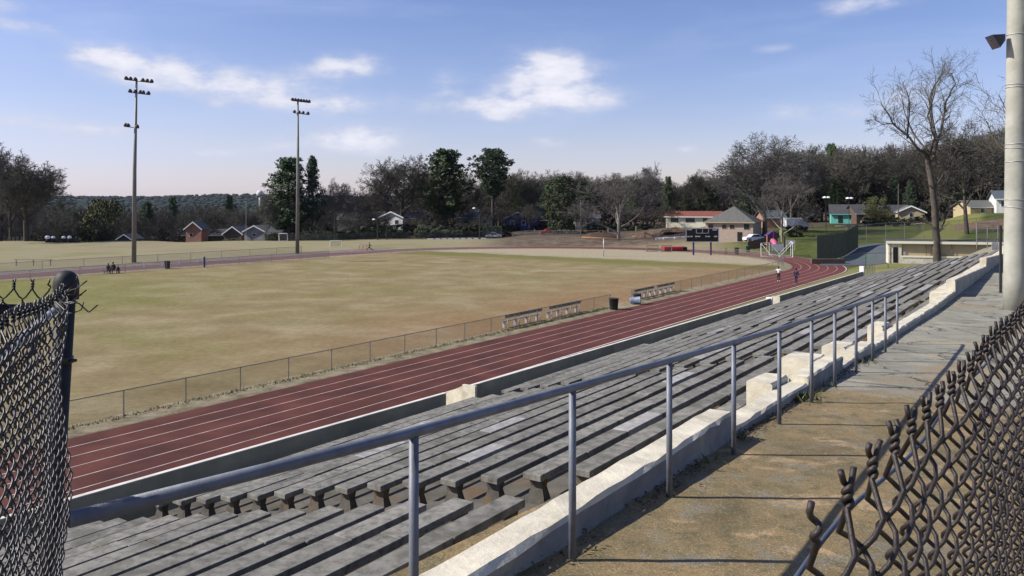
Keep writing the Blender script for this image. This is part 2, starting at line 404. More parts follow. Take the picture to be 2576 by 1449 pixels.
def sky():
    nt = world.node_tree; nt.nodes.clear()
    out = nt.nodes.new('ShaderNodeOutputWorld'); bg = nt.nodes.new('ShaderNodeBackground')
    st = nt.nodes.new('ShaderNodeTexSky'); st.sky_type = 'NISHITA'; st.sun_disc = False
    st.sun_elevation = SUN_EL; st.sun_rotation = SUN_AZ; st.altitude = 200; st.air_density = 1.0; st.dust_density = .6; st.ozone_density = 2.2
    tc = coords(nt, 'Generated')
    sp = nt.nodes.new('ShaderNodeSeparateXYZ'); nt.links.new(tc, sp.inputs[0])
    az = maths(nt, 'ARCTAN2', sp.outputs[0], sp.outputs[1]); el = maths(nt, 'ARCSINE', sp.outputs[2])
    # clouds: soft lumps of moisture, each at its own bearing and height, broken up by noise
    cm = nt.nodes.new('ShaderNodeCombineXYZ'); nt.links.new(az, cm.inputs[0]); nt.links.new(maths(nt, 'MULTIPLY', el, 2.2), cm.inputs[1])
    n1 = noise(nt, cm.outputs[0], 15.0, 9, .58, .0); n2 = noise(nt, mapping(nt, cm.outputs[0], loc=(3, 9, 1)), 26.0, 6, .65)
    def ang(X, Y):
        x = (X - CX) / F; z = (HZ - Y) / F
        return math.atan2(x, 1.0), math.atan2(z, math.sqrt(1 + x * x))
    blobs = [(1385, 185, 100, 46, 1.25), (1280, 262, 200, 28, .7), (1120, 205, 36, 26, .5), (1440, 250, 130, 20, .45), (345, 150, 130, 36, .72), (520, 205, 190, 36, .70), (690, 235, 110, 28, .5), (235, 130, 80, 24, .5),
             (865, 165, 95, 28, .85), (830, 262, 95, 22, .7), (905, 345, 110, 30, .8), (860, 370, 160, 26, .4), (1380, 358, 42, 13, .75), (1728, 376, 26, 10, .7), (2060, 280, 140, 24, .62),
             (2180, 8, 130, 24, .62), (2290, 240, 85, 34, .6), (1945, 120, 60, 14, .4), (60, 65, 70, 16, .6), (235, 325, 110, 18, .55), (40, 300, 110, 24, .5), (560, 385, 70, 12, .4), (545, 262, 30, 12, .4), (1255, 295, 50, 16, .5), (0, 10, 60, 20, .5), (430, 360, 260, 30, .3),
             (2430, 290, 90, 30, .4), (3100, 200, 300, 60, .8), (-500, 220, 300, 60, .8)]
    tot = None
    for X, Y, sx, sy, a in blobs:
        a0, e0 = ang(X, Y); a1, _ = ang(X + sx, Y); _, e1 = ang(X, Y - sy)
        u = maths(nt, 'MULTIPLY', maths(nt, 'SUBTRACT', az, a0), 1 / (a1 - a0)); v = maths(nt, 'MULTIPLY', maths(nt, 'SUBTRACT', el, e0), 1 / (e1 - e0))
        q = maths(nt, 'MULTIPLY_ADD', u, u, maths(nt, 'MULTIPLY', v, v))
        g = maths(nt, 'MULTIPLY', maths(nt, 'EXPONENT', maths(nt, 'MULTIPLY', q, -.6)), a)
        tot = g if tot is None else maths(nt, 'ADD', tot, g)
    nn = maths(nt, 'MULTIPLY_ADD', n1, 2.3, maths(nt, 'MULTIPLY_ADD', n2, .9, -.86))
    dens = maths(nt, 'MULTIPLY', tot, nn)
    cov = sstep(nt, dens, .10, .78)
    veil = maths(nt, 'MULTIPLY', sstep(nt, noise(nt, mapping(nt, cm.outputs[0], scale=(1, 2.0, 1), loc=(5, 2, 0)), 3.2, 6, .6, .4), .42, .75), .20)
    lowhaze = maths(nt, 'SUBTRACT', 1.0, sstep(nt, el, -.02, .30))
    left = maths(nt, 'SUBTRACT', 1.0, sstep(nt, az, -.75, .35))
    veil = maths(nt, 'ADD', veil, maths(nt, 'MULTIPLY', maths(nt, 'MULTIPLY', lowhaze, .32), maths(nt, 'MULTIPLY_ADD', left, .85, .35)))
    hs = nt.nodes.new('ShaderNodeHueSaturation'); hs.inputs['Saturation'].default_value = 1.16; hs.inputs['Value'].default_value = 1.0; nt.links.new(st.outputs[0], hs.inputs['Color'])
    skyc = mix(nt, 1.0, hs.outputs['Color'], (1.24, 1.02, 1.20), 'MULTIPLY')
    c = mix(nt, maths(nt, 'MINIMUM', veil, .85), skyc, (5.3, 6.2, 8.9))
    cl = mix(nt, sstep(nt, dens, .15, 1.3), (5.6, 5.9, 7.2), (7.9, 7.9, 8.7))
    c = mix(nt, cov, c, cl)
    nt.links.new(c, bg.inputs['Color']); bg.inputs['Strength'].default_value = .086
    nt.links.new(bg.outputs[0], out.inputs[0])
sky()
scene.view_settings.view_transform = 'Standard'; scene.view_settings.look = 'None'; scene.view_settings.exposure = .42; scene.view_settings.gamma = 1

# ------------------------------------------------------------------ terrain
def WL(t):                                 # level of the top walkway
    return CAMZ - pw(t, [-10, 0, 2.9, 6, 9.4, 18.3, 26, 60, 90], [1.8, 1.98, 2.125, 2.30, 2.48, 2.86, 3.03, 3.12, 3.3])
def DOUT(t):                               # walkway side face of the parapet
    return pw(t, [-5, 4, 8, 10, 20, 90], [2.62, 2.70, 2.88, 2.95, 3.16, 3.2])
ctrl = []
def cp(X, Y, dep): p = PT(X, Y, dep); ctrl.append((p.x, p.y, p.z))
def cpz(X, dep, z): ctrl.append((PX(X, dep), dep, z))
for X in (-300, 0, 300, 600, 800): cpz(X, 150, 0.0); cpz(X, 200, 0.1)
for X, z in ((-300, -3), (0, -4), (200, -5), (400, -6), (600, -5.5), (800, -3)): cpz(X, 235, z); cpz(X, 270, z - 3)
cpz(1000, 205, .3); cpz(1000, 235, 1.0); cpz(1200, 215, .4); cpz(1200, 240, 2.2)
cp(1400, 590, 215); cp(1400, 575, 240); cp(1600, 600, 200); cp(1600, 580, 225); cp(1850, 603, 172); cp(1720, 573, 212); cp(1950, 603, 165); cp(2000, 612, 155); cp(2000, 578, 195)
cp(2100, 640, 128); cp(2200, 622, 140); cp(2300, 657, 112); cp(2450, 652, 112); cp(2300, 602, 150); cp(2300, 577, 190); cp(2500, 577, 180); cp(2520, 535, 205); cp(2150, 562, 228); cp(2300, 562, 220)
cpz(2090, 150, 1.9); cpz(2160, 150, 2.1); cpz(2230, 150, 2.3); cpz(2150, 130, 1.6); cpz(2210, 124, 1.6); cp(2900, 560, 150); cp(2050, 655, 132); cp(1950, 628, 150); cp(2180, 668, 105)
cpz(2300, 84, 3.3); cpz(2400, 78, 4.4); cpz(2480, 72, 5.3); cpz(2600, 80, 5.6); cpz(2200, 90, 1.9); cpz(2150, 96, .6); cpz(2400, 100, 3.0)
for X, z in ((-800, -12), (0, -12), (400, -16), (800, -12), (1200, -2), (1700, 2), (2200, 9), (2600, 13), (3200, 16)): cpz(X, 420, z)
for X, z in ((-800, -22), (0, -25), (400, -28), (800, -28), (1200, -20), (1700, -12), (2200, 8), (2900, 12)): cpz(X, 1100, z)
for a in range(0, 360, 20): ctrl.append((3500 * math.sin(math.radians(a)), 3500 * math.cos(math.radians(a)), -25))
for a in range(100, 261, 20): ctrl.append((60 * math.sin(math.radians(a)), 60 * math.cos(math.radians(a)), 7.0))
ctrl += [(SD(-15, 20).x, SD(-15, 20).y, 6.6), (SD(-15, 60).x, SD(-15, 60).y, 6.3), (SD(-25, 90).x, SD(-25, 90).y, 6.5)]
CT = np.array(ctrl)
def smooth(a, b, x):
    f = np.clip((x - a) / (b - a), 0, 1); return f * f * (3 - 2 * f)
def Hgrid(x, y):
    x = np.asarray(x, float); y = np.asarray(y, float)
    num = np.zeros_like(x); den = np.zeros_like(x)
    for cx_, cy_, cz_ in CT:
        w = 1.0 / ((x - cx_) ** 2 + (y - cy_) ** 2 + 9.0) ** 2
        num += w * cz_; den += w
    h = num / den
    d = -x * C_ + y * S_; t = x * S_ + y * C_
    tt = np.clip(t, 0, 114.5); rr = np.hypot(d - 71, t - tt)           # distance from the stadium's spine
    h = h * smooth(47.0, 62.0, rr)
    stand = np.interp(d, [-8, -.5, 2.9, 3.6, 5.4, 15.3, 17.0, 20, 23.5, 24], [0, 0, 0, -2.3, -3.0, -5.2, -6.4, -6.9, -7.2, -7.3])
    wl = CAMZ - np.interp(t, [-10, 0, 2.9, 6, 9.4, 18.3, 26, 60, 90], [1.8, 1.98, 2.125, 2.30, 2.48, 2.86, 3.03, 3.12, 3.3])
    sh = np.clip(wl - .06 + stand, 0, None)
    sh = np.where(d > 23.5, 0, sh)
    w = smooth(-40, -8, t) * (1 - smooth(86.5, 96, t)) * (1 - smooth(24, 27, d)) * smooth(-22, -8, d)
    flat_left = np.where((rr < 47.0), 0, h)
    return np.where(w > 0, sh * w + h * (1 - w), h)
def H(x, y): return float(Hgrid(np.array([x]), np.array([y]))[0])

def axis(lo, hi, step, far):
    a = list(np.arange(lo, hi + .01, step)); s = step; v = a[-1]
    while v < far: s *= 1.35; v += s; a.append(v)
    s = step; v = a[0]; b = []
    while v > -far: s *= 1.35; v -= s; b.append(v)
    return np.array(b[::-1] + a)
ds = axis(-30, 190, 1.5, 5000); ts = axis(-20, 330, 2.0, 5000)
D_, T_ = np.meshgrid(ds, ts)
XX = -D_ * C_ + T_ * S_; YY = D_ * S_ + T_ * C_
ZZ = Hgrid(XX, YY) - .012
def grid_mesh(name, X, Y, Z, mat, smooth_=True):
    n, m = X.shape
    me = bpy.data.meshes.new(name)
    idx = np.arange(n * m).reshape(n, m)
    q = np.stack([idx[:-1, :-1], idx[1:, :-1], idx[1:, 1:], idx[:-1, 1:]], -1).reshape(-1, 4)
    me.from_pydata(np.stack([X, Y, Z], -1).reshape(-1, 3).tolist(), [], q.tolist())
    me.materials.append(mat)
    if smooth_: me.polygons.foreach_set('use_smooth', [True] * len(q))
    me.update(); return me
g = link('ground', grid_mesh('ground', XX, YY, ZZ, M['ground'])); tag(g, 'dry winter grass ground around the stadium and away to the hills', kind='structure')

# ------------------------------------------------------------------ running track and field (stadium shape round the spine d=71, t=0..114.5)
TC, DCn = 114.5, 71.0
def ring_pts(Rr, n=56, t0=0.0):
    P = []
    for i in range(24): P.append(SD(DCn - Rr, lerp(t0, TC, i / 24)))
    for i in range(n): a = math.pi * i / n; P.append(SD(DCn - Rr * math.cos(a), TC + Rr * math.sin(a)))
    for i in range(24): P.append(SD(DCn + Rr, lerp(TC, t0, i / 24)))
    for i in range(n): a = math.pi * i / n; P.append(SD(DCn + Rr * math.cos(a), t0 - Rr * math.sin(a)))
    return P
def ring(name, r0, r1, z, mat, label, parent=None):
    A, B = ring_pts(r0), ring_pts(r1); n = len(A); mb = MB()
    mb.add([(p.x, p.y, z) for p in A] + [(p.x, p.y, z) for p in B], [(i, (i + 1) % n, n + (i + 1) % n, n + i) for i in range(n)])
    o = mb.build(name, mat, parent)
    if parent is None: tag(o, label, kind='structure')
    return o
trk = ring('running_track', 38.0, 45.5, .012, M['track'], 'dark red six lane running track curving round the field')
for i in range(1, 7):
    r = 38 + 1.22 * i; w = .032 if i < 6 else .05
    ring('lane_line', r - w, r + w, .016, M['lane_paint' if i < 6 else 'white_line'], 'white painted lane line on the red running track')
ring('track_verge', 36.0, 38.0, .008, M['verge'], 'strip of dry bare grass between the track and the wire fence')
P = ring_pts(36.0); mb = MB(); c = SD(71, 57)
n = len(P); mb.add([(p.x, p.y, .004) for p in P] + [(c.x, c.y, .004)], [(i, (i + 1) % n, n) for i in range(n)])
tag(mb.build('sports_field', M['field']), 'worn olive and tan grass field inside the running track', kind='structure')
# dirt strip and second band beyond the far straight
mb = MB(); mb.face([SD(117.5, 30, .010), SD(117.5, 150, .010), SD(121.5, 135, .010), SD(121.5, 30, .010)])
mk('asphalt', (.17, .135, .125), .2, .5, .95, kind='World')
tag(mb.build('dirt_path', M['asphalt']), 'purplish bare dirt path along the far side of the track', kind='structure')

# ------------------------------------------------------------------ chain-link mesh helpers
def link_mat(name, col, sc, th):            # far fences: a woven wire pattern on a sheet, open between the wires
    m, nt, b = base_mat(name, .6, .3); b.inputs['Base Color'].default_value = c4(col)
    uv = nt.nodes.new('ShaderNodeTexCoord').outputs['UV']
    sp = nt.nodes.new('ShaderNodeSeparateXYZ'); nt.links.new(uv, sp.inputs[0])
    def fam(sgn):
        k = maths(nt, 'FRACT', maths(nt, 'MULTIPLY', maths(nt, 'MULTIPLY_ADD', sp.outputs[1], sgn, sp.outputs[0]), sc))
        return maths(nt, 'LESS_THAN', maths(nt, 'ABSOLUTE', maths(nt, 'SUBTRACT', k, .5)), th)
    a = maths(nt, 'MAXIMUM', fam(1.0), fam(-1.0))
    nt.links.new(a, b.inputs['Alpha']); return m
M['link'] = link_mat('chain_link_wire', (.16, .155, .14), 11.0, .055)
M['link_dark'] = link_mat('dark_chain_link_wire', (.04, .045, .042), 11.0, .12)
def wire_fence(name, P, h, label, group=None, step=3.0, r=.03, mat='fence_grey', lm='link', cat='fence', toprail=True, post_r=None, zf=None):
    """P: polyline of Vectors on the ground; posts every ~step"""
    root = empty(name, P[0], 0, label, cat, group); o = P[0]
    pts = []
    for a, b in zip(P[:-1], P[1:]):
        L = (b - a).length; k = max(1, round(L / step))
        for i in range(k): pts.append(a.lerp(b, i / k))
    pts.append(P[-1])
    if zf: pts = [Vector((p.x, p.y, zf(p.x, p.y))) for p in pts]
    pr = post_r or r
    pm = MB().tube([(0, 0, -.1), (0, 0, h + .03)], pr, 6).mesh('post', M[mat])
    for p in pts:
        q = link('post', pm, root); q.location = p - o
    if toprail: MB().tube([p - o + Vector((0, 0, h)) for p in pts], r * .75, 6).build('top_rail', M[mat], root)
    mb = MB(); uvs = []; s = 0
    for a, b in zip(pts[:-1], pts[1:]):
        L = (b - a).length; mb.face([a - o + Vector((0, 0, .04)), b - o + Vector((0, 0, .04)), b - o + Vector((0, 0, h)), a - o + Vector((0, 0, h))])
        uvs += [(s, 0), (s + L, 0), (s + L, h), (s, h)]; s += L
    me = mb.mesh('wire_mesh', M[lm]); uvl = me.uv_layers.new(name='UVMap')
    uvl.data.foreach_set('uv', [c for u in uvs for c in u]); link('wire_mesh', me, root)
    return root

# infield fence: from the near left, a gap by the bins, then round the curve and back along the far straight
RF = 36.7
near = lambda t: SD(DCn - RF, t)
wire_fence('field_fence', [near(2), near(66.2)], 1.2, 'long low wire fence along the field from the domed post up to the bin')
Pc = [near(70.5), near(TC)] + [SD(DCn - RF * math.cos(a), TC + RF * math.sin(a)) for a in np.linspace(0.08, 1.25, 14)]
wire_fence('field_fence', Pc, 1.2, 'low wire fence from the gap round the bend of the field')
wire_fence('field_fence', [SD(106.0, 20), SD(106.0, 100)], 1.2, 'low wire fence across the field along the far straight', step=6, r=.035)
wire_fence('field_fence', [SD(121.8, 18), SD(121.8, 108)], 1.15, 'low wire fence beyond the far straight before the pale second field', step=6, r=.035)
# scrubby weeds that grow along the foot of the near fence
def weeds(name, spots, label, mat, hmin=.04, hmax=.15):
    mb = MB()
    for p, n in spots:
        for _ in range(n):
            a = R.random() * 6.28; rr = R.random() * .28; x = p.x + rr * math.cos(a); y = p.y + rr * math.sin(a)
            h = R.uniform(hmin, hmax); w = R.uniform(.012, .03); b = R.random() * 6.28; dx, dy = w * math.cos(b), w * math.sin(b)
            lx, ly = R.uniform(-.08, .08), R.uniform(-.08, .08)
            mb.face([(x - dx, y - dy, p.z), (x + dx, y + dy, p.z), (x + lx, y + ly, p.z + h)])
    tag(mb.build(name, mat), label, 'weeds', kind='stuff')
sp = [(near(t) + SD(R.uniform(-.12, .25), 0, .01), R.randint(3, 9)) for t in np.arange(5, 66, .12)] + [(near(t) + SD(R.uniform(-.3, .5), 0, .01), 14) for t in np.arange(50, 66, .22)] + [(near(t) + SD(R.uniform(-.3, .9), 0, .01), 14) for t in np.arange(71, 84, .25)]
mk('weed', (.10, .105, .045), .4, 8, .9)
weeds('fence_weeds', sp, 'ragged weeds along the foot of the field fence', M['weed'])

# ------------------------------------------------------------------ the grandstand
TREAD, RISE, D0 = .76, .187, 5.40
SEC = [(9.8 + 12.5 * (n - 1), 10.95, .09 * (n - 1)) for n in range(0, 7)]
def seat_top(k, drop): return CAMZ - 3.62 - RISE * k - drop
gs = empty('concrete_grandstand', SD(5, 3, 0), 0, 'stepped concrete terraces that carry the rows of grey benches', 'grandstand'); gso = gs.location.copy()
for n_, (t0, L, drop) in enumerate(SEC):
    ta, tb = t0 - 1.25, t0 + L
    poly = []
    for k in range(-3, 14):
        z = seat_top(k, drop) - .46; da = D0 - .18 + TREAD * k; 
        poly += [(da, z), (da + TREAD, z)]
    zf = seat_top(13, drop) - .95; dl = D0 - .18 + TREAD * 14
    poly += [(dl, zf), (16.72, zf), (16.72, zf - 1.2), (dl - 4, zf - 1.2), (D0 - .18 - TREAD * 3, seat_top(-3, drop) - 2.2)]
    pp = [SD(d, ta, z) - gso for d, z in poly]
    MB().prism(pp, (0, 0, 0), SD(0, tb - ta)).build('terrace', M['tread'], gs)
# benches: each a row of slabs on pedestals
U = SD(0, 1); N_ = SD(1, 0)
def local_mesh(name, mb, mat): return mb.mesh(name, mat)
def frame_rot(): return math.atan2(U.y, U.x)          # local x along the row, local y toward the field
RZ = frame_rot()
plank_meshes = {}
def plank(L, v):
    key = (round(L, 3), v)
    if key not in plank_meshes:
        rr = random.Random(v * 7 + 3); mb = MB(); 
        w0, w1 = 0.0 + rr.uniform(-.008, .008), .300 + rr.uniform(-.01, .01)
        mb.bbox(.006, L - .006, w0, w1, -.095, 0, .008)
        plank_meshes[key] = mb.mesh('seat_plank', M['slab'])
    return plank_meshes[key]
def plank_new(L):
    key = ('n', round(L, 3))
    if key not in plank_meshes:
        mb = MB(); mb.bbox(.006, L - .006, .002, .300, -.093, .004, .008); plank_meshes[key] = mb.mesh('seat_plank', M['slab_new'])
    return plank_meshes[key]
pb = MB(); pb.add([(0, .04, -.09), (.16, .04, -.09), (.16, .27, -.09), (0, .27, -.09), (-.02, -.01, -.42), (.18, -.01, -.42), (.18, .31, -.42), (-.02, .31, -.43), (.02, .055, -.2), (.14, .055, -.2), (.14, .245, -.2), (.02, .245, -.2)],
    [(3, 2, 1, 0), (4, 5, 6, 7), (0, 1, 9, 8), (1, 2, 10, 9), (2, 3, 11, 10), (3, 0, 8, 11), (8, 9, 5, 4), (9, 10, 6, 5), (10, 11, 7, 6), (11, 8, 4, 7)])
PED = pb.mesh('pedestal', M['pedestal'])
ordn = ['first', 'second', 'third', 'fourth', 'fifth', 'sixth', 'seventh', 'eighth', 'ninth', 'tenth', 'eleventh', 'twelfth', 'thirteenth', 'fourteenth', 'fifteenth', 'sixteenth']
light = {(1, 4): [1], (1, 11): [4], (1, 9): [2], (1, 3): [6], (1, 1): [2], (1, 6): [3], (2, 2): [3], (2, 5): [1, 2], (2, -1): [0, 1], (3, 2): [3], (3, 0): [2], (4, -1): [1], (2, 0): [5], (1, -1): [5, 6], (1, 7): [7]}
for n_, (t0, L, drop) in enumerate(SEC):
    kk = range(-2 if n_ >= 2 else (-1 if n_ == 1 else 0), 14)
    for k in kk:
        root = empty('concrete_bench', SD(D0 + TREAD * k, t0, seat_top(k, drop) + R.uniform(-.006, .006)), RZ + R.uniform(-.0008, .0008),
                     'grey concrete bench, %s row above the track wall, %s block of seats along the stand' % (ordn[13 - k], ordn[n_]), 'bench', 'rows of concrete benches in the grandstand')
        npl = 8 if n_ < 3 else 4; pl = L / npl
        for i in range(npl):
            newp = i in light.get((n_, k), []) or (n_ >= 3 and R.random() < .06)
            o = link('seat_plank', plank_new(pl) if newp else plank(pl, R.randrange(5)), root)
            o.location = (i * pl, R.uniform(-.008, .008), R.uniform(-.007, .007) + 0.0)
            if newp: o['label'] = 'paler newer seat slab'
        if n_ < 4:
            for i in range(0, npl + 1, 2):
                q = link('pedestal', PED, root); q.location = (min(L - .24, max(.10, i * pl - .08)), 0, R.uniform(-.004, 0)); q.scale = (1, 1, 1.09)

# parapet between seats and walkway: rough rendered masonry, stepping along the stand
def rough_wall(t0, t1, d0f, d1f, zb, ztf, seed, rough=.012, step=.22):
    mb = MB(); n = max(2, int((t1 - t0) / step)); rr = random.Random(seed); rings = []
    for i in range(n + 1):
        t = lerp(t0, t1, i / n); a, b = d0f(t), d1f(t); zt = ztf(t); z0 = zb(t)
        j = lambda s=rough: rr.uniform(-s, s)
        rings.append([SD(a + j(), t, z0), SD(a + .01 + j(), t, lerp(z0, zt, .5)), SD(a + .004 + j(), t, zt - .03 + j(.008)), SD(a + .03 + j(.01), t, zt + j(.008)), SD(b - .02 + j(.006), t, zt + j(.006)), SD(b, t, zt - .02), SD(b, t, z0 - .8)])
    m = len(rings[0]); vs = [p for r in rings for p in r]; fs = []; mi = []
    for i in range(n):
        for k in range(m): k2 = (k + 1) % m; fs.append((i * m + k, i * m + k2, (i + 1) * m + k2, (i + 1) * m + k)); mi.append(1 if k < 2 else 0)  # slot 1: walkway face, coloured darker to paint in its shade
    fs.append(tuple(range(m - 1, -1, -1))); fs.append(tuple(n * m + k for k in range(m)))
    mb.add(vs, fs); mb.m = mi + [0, 0]; return mb
par = empty('parapet_wall', (0, 0, 0), 0, 'low cream rendered wall stepping down between the benches and the walkway', 'wall')
prof = [(-4, 2.9, .12, .12), (2.9, 8.3, .12, .28), (8.3, 11.6, .10, .13), (11.6, 13.9, .20, .24), (13.9, 14.9, .08, .09), (14.9, 16.7, .16, .18), (16.7, 30.3, .11, .20), (30.3, 42, .56, .30), (42, 54.5, .66, .28), (54.5, 67, .70, .30), (67, 84.8, .72, .40)]
for i, (a, b, h0, h1) in enumerate(prof):
    z1f = (lambda t, a=a, b=b, h0=h0, h1=h1: WL(t) + lerp(h0, h1, (t - a) / (b - a)))
    rough_wall(a, b - .004, DOUT, lambda t: DOUT(t) + .27, lambda t: WL(t) - .1, z1f, i, .010 if i != 1 else .016).build('wall_segment', [M['cream_conc'], M['render_side'] if i < 5 else M['shaded_cream_side']], par)
for i, (a, b, h, w) in enumerate([(10.8, 11.6, .20, .34), (13.1, 13.9, .23, .50), (15.4, 16.3, .19, .40), (19.4, 20.4, .21, .32), (30.4, 84.6, .10, .50)]):
    rough_wall(a, b, lambda t: DOUT(t) + .275, lambda t, w=w: DOUT(t) + .275 + w, lambda t: WL(t) - .5, lambda t, h=h: WL(t) + h, 30 + i, .006).build('wall_block', [M['cream_conc'], M['cream_conc']], par)

# wall between the stand and the track, with two gates
def WT(t): return CAMZ - pw(t, [0, 8.6, 21, 56, 85], [5.90, 5.98, 6.13, 6.36, 6.55])
wl_ = empty('track_wall', (0, 0, 0), 0, 'long olive concrete wall with a white coping between the benches and the track', 'wall')
for a, b in ((-10, 20.95), (22.3, 55.6), (57.0, 84.9)):
    mb = MB(); n = int((b - a) / 3) + 1
    for (z0, z1, d0, d1, nm, mt) in ((-6.0, -.022, 16.80, 16.915, 'wall_panel', 'wall_conc'), (-.022, 0.0, 16.793, 16.922, 'coping', 'white_line')):
        q = MB(); vs = []; fs = []
        for i in range(n + 1):
            t = lerp(a, b, i / n); zt = WT(t)
            za = max(-.3, zt + z0)
            vs += [SD(d0, t, za), SD(d0, t, zt + z1), SD(d1, t, zt + z1), SD(d1, t, za)]
        for i in range(n):
            for k in range(4): k2 = (k + 1) % 4; fs.append((i * 4 + k, i * 4 + k2, i * 4 + 4 + k2, i * 4 + 4 + k))
        fs += [(3, 2, 1, 0), (n * 4, n * 4 + 1, n * 4 + 2, n * 4 + 3)]
        q.add(vs, fs); q.build(nm, M[mt], wl_)
for tg in (22.3, 57.0):
    zt = WT(tg); poly = [SD(17.09, tg, -.2), SD(17.09, tg, zt - .02), SD(19.2, tg, zt - 1.0), SD(20.0, tg, zt - 1.5), SD(20.0, tg, -.2)]
    q = MB().prism(poly, (0, 0, 0), SD(0, .22)); q.build('stair_side_wall', M['cream_conc'], wl_)
    q = MB()
    q.prism([SD(16.55, tg - .005, zt - 1.6), SD(16.55, tg - .005, zt + .02), SD(17.085, tg - .005, zt + .02), SD(17.085, tg - .005, zt - 1.6)], SD(0, -.12), SD(0, 0)); q.build('gate_pier', M['cream_conc'], wl_)
for tg in (55.6,):
    zt = WT(tg); MB().prism([SD(16.7, tg, zt - 1.4), SD(16.7, tg, zt + .06), SD(17.1, tg, zt + .06), SD(17.1, tg, zt - 1.4)], SD(0, .01), SD(0, .2)).build('gate_pier', M['white_paint'], wl_)
zt = WT(84.9); MB().prism([SD(16.7, 84.9, zt - 2), SD(16.7, 84.9, zt + .5), SD(17.1, 84.9, zt + .5), SD(17.1, 84.9, zt - 2)], SD(0, .01), SD(0, .3)).build('end_pier', M['white_paint'], wl_)

# walkway
tt = np.concatenate([np.arange(-8, 30, .5), np.arange(30, 86.1, 2)]); dd = np.linspace(-.6, 3.3, 9)
Dg, Tg = np.meshgrid(dd, tt); Xg = -Dg * C_ + Tg * S_; Yg = Dg * S_ + Tg * C_
Zg = np.array([[WL(t) + .006 * math.sin(d * 5 + t * 2.1) for d in dd] for t in tt])
wk = link('walkway', grid_mesh('walkway', Xg, Yg, Zg, M['walk'])); tag(wk, 'cracked and stained concrete walkway along the top of the stand', kind='structure')
# slab joints: thin dark filled seams
mk('joint', (.035, .03, .02), .3, 12, 1.0)
for i, t in enumerate((12.9, 17.5, 22.5, 28, 34)):
    mb = MB(); pts = [(d, t + .03 * math.sin(d * 4 + i) + R.uniform(-.01, .01)) for d in np.linspace(-.5, 2.9, 14)]
    for (d0, t0), (d1, t1) in zip(pts[:-1], pts[1:]):
        w = .010
        mb.face([SD(d0, t0 - w, WL(t0) + .011), SD(d1, t1 - w, WL(t1) + .011), SD(d1, t1 + w, WL(t1) + .011), SD(d0, t0 + w, WL(t0) + .011)])
    tag(mb.build('walkway_joint', M['joint']), 'dark joint between slabs of the top walkway', kind='structure')
# grit, dead leaves and weeds where the walkway meets the parapet
sp = []
for t in np.arange(3.5, 17, .05):
    p = SD(DOUT(t) - abs(R.gauss(0, .07)) - .01, t + R.uniform(-.05, .05), WL(t) + .008); 
    if mnoise.noise(Vector((t * .7, 2, 0))) > -.1: sp.append((p, R.randint(1, 4)))
mbw = MB()
for p, n in sp:
    for _ in range(n * 2):
        x, y = p.x + R.uniform(-.09, .09), p.y + R.uniform(-.09, .09); s = R.uniform(.006, .022); a = R.random() * 6.28
        mbw.face([(x + s * math.cos(a + k * 2.1), y + s * math.sin(a + k * 2.1) * .8, p.z + R.uniform(0, .03)) for k in range(3)])
mk('litter', (.075, .055, .035), .5, 30, .95)
tag(mbw.build('leaf_litter', M['litter']), 'dead leaves and grit lying along the foot of the cream wall', 'leaf litter', kind='stuff')
weeds('walkway_weeds', [(SD(DOUT(t) - .06, t, WL(t)), n) for t, n in ((10.9, 40), (11.1, 30), (12.2, 14), (8.4, 12), (15.0, 10), (7.2, 8))], 'small green weeds sprouting where the wall meets the walkway', M['weed'], .03, .12)

# ------------------------------------------------------------------ pipe handrail
RT = [1.3, 2.9, 4.45, 6.06, 7.7, 9.36, 10.9, 12.3, 13.9, 15.4, 16.8, 18.3]
def DR(t): return pw(t, [1.3, 3, 6, 9.4, 18.3], [2.45, 2.52, 2.62, 2.73, 2.96])
pb0 = Vector((PX(150, 2.55), 2.55, 0))
hr = empty('pipe_handrail', SD(DR(1.3), 1.3, WL(1.3)), 0, 'grey blue pipe handrail on slim posts along the top walkway', 'handrail'); ho = hr.location.copy()
pts = [SD(DR(t), t, WL(t) + 1.07) - ho for t in RT]
pts.append(SD(DR(18.3), 18.34, WL(18.3) + 1.03) - ho)
pts[0] = Vector((pb0.x + .03, pb0.y, pts[0].z + ho.z)) - ho
MB().tube(pts, .0255, 16).build('top_rail', M['rail_blue'], hr, True)
for t in RT[1:]:
    h = 1.05; q = MB().tube([(0, 0, -.1), (0, 0, h)], .0235, 14).build('post', M['rail_blue'], hr, True); q.location = SD(DR(t), t, WL(t)) - ho

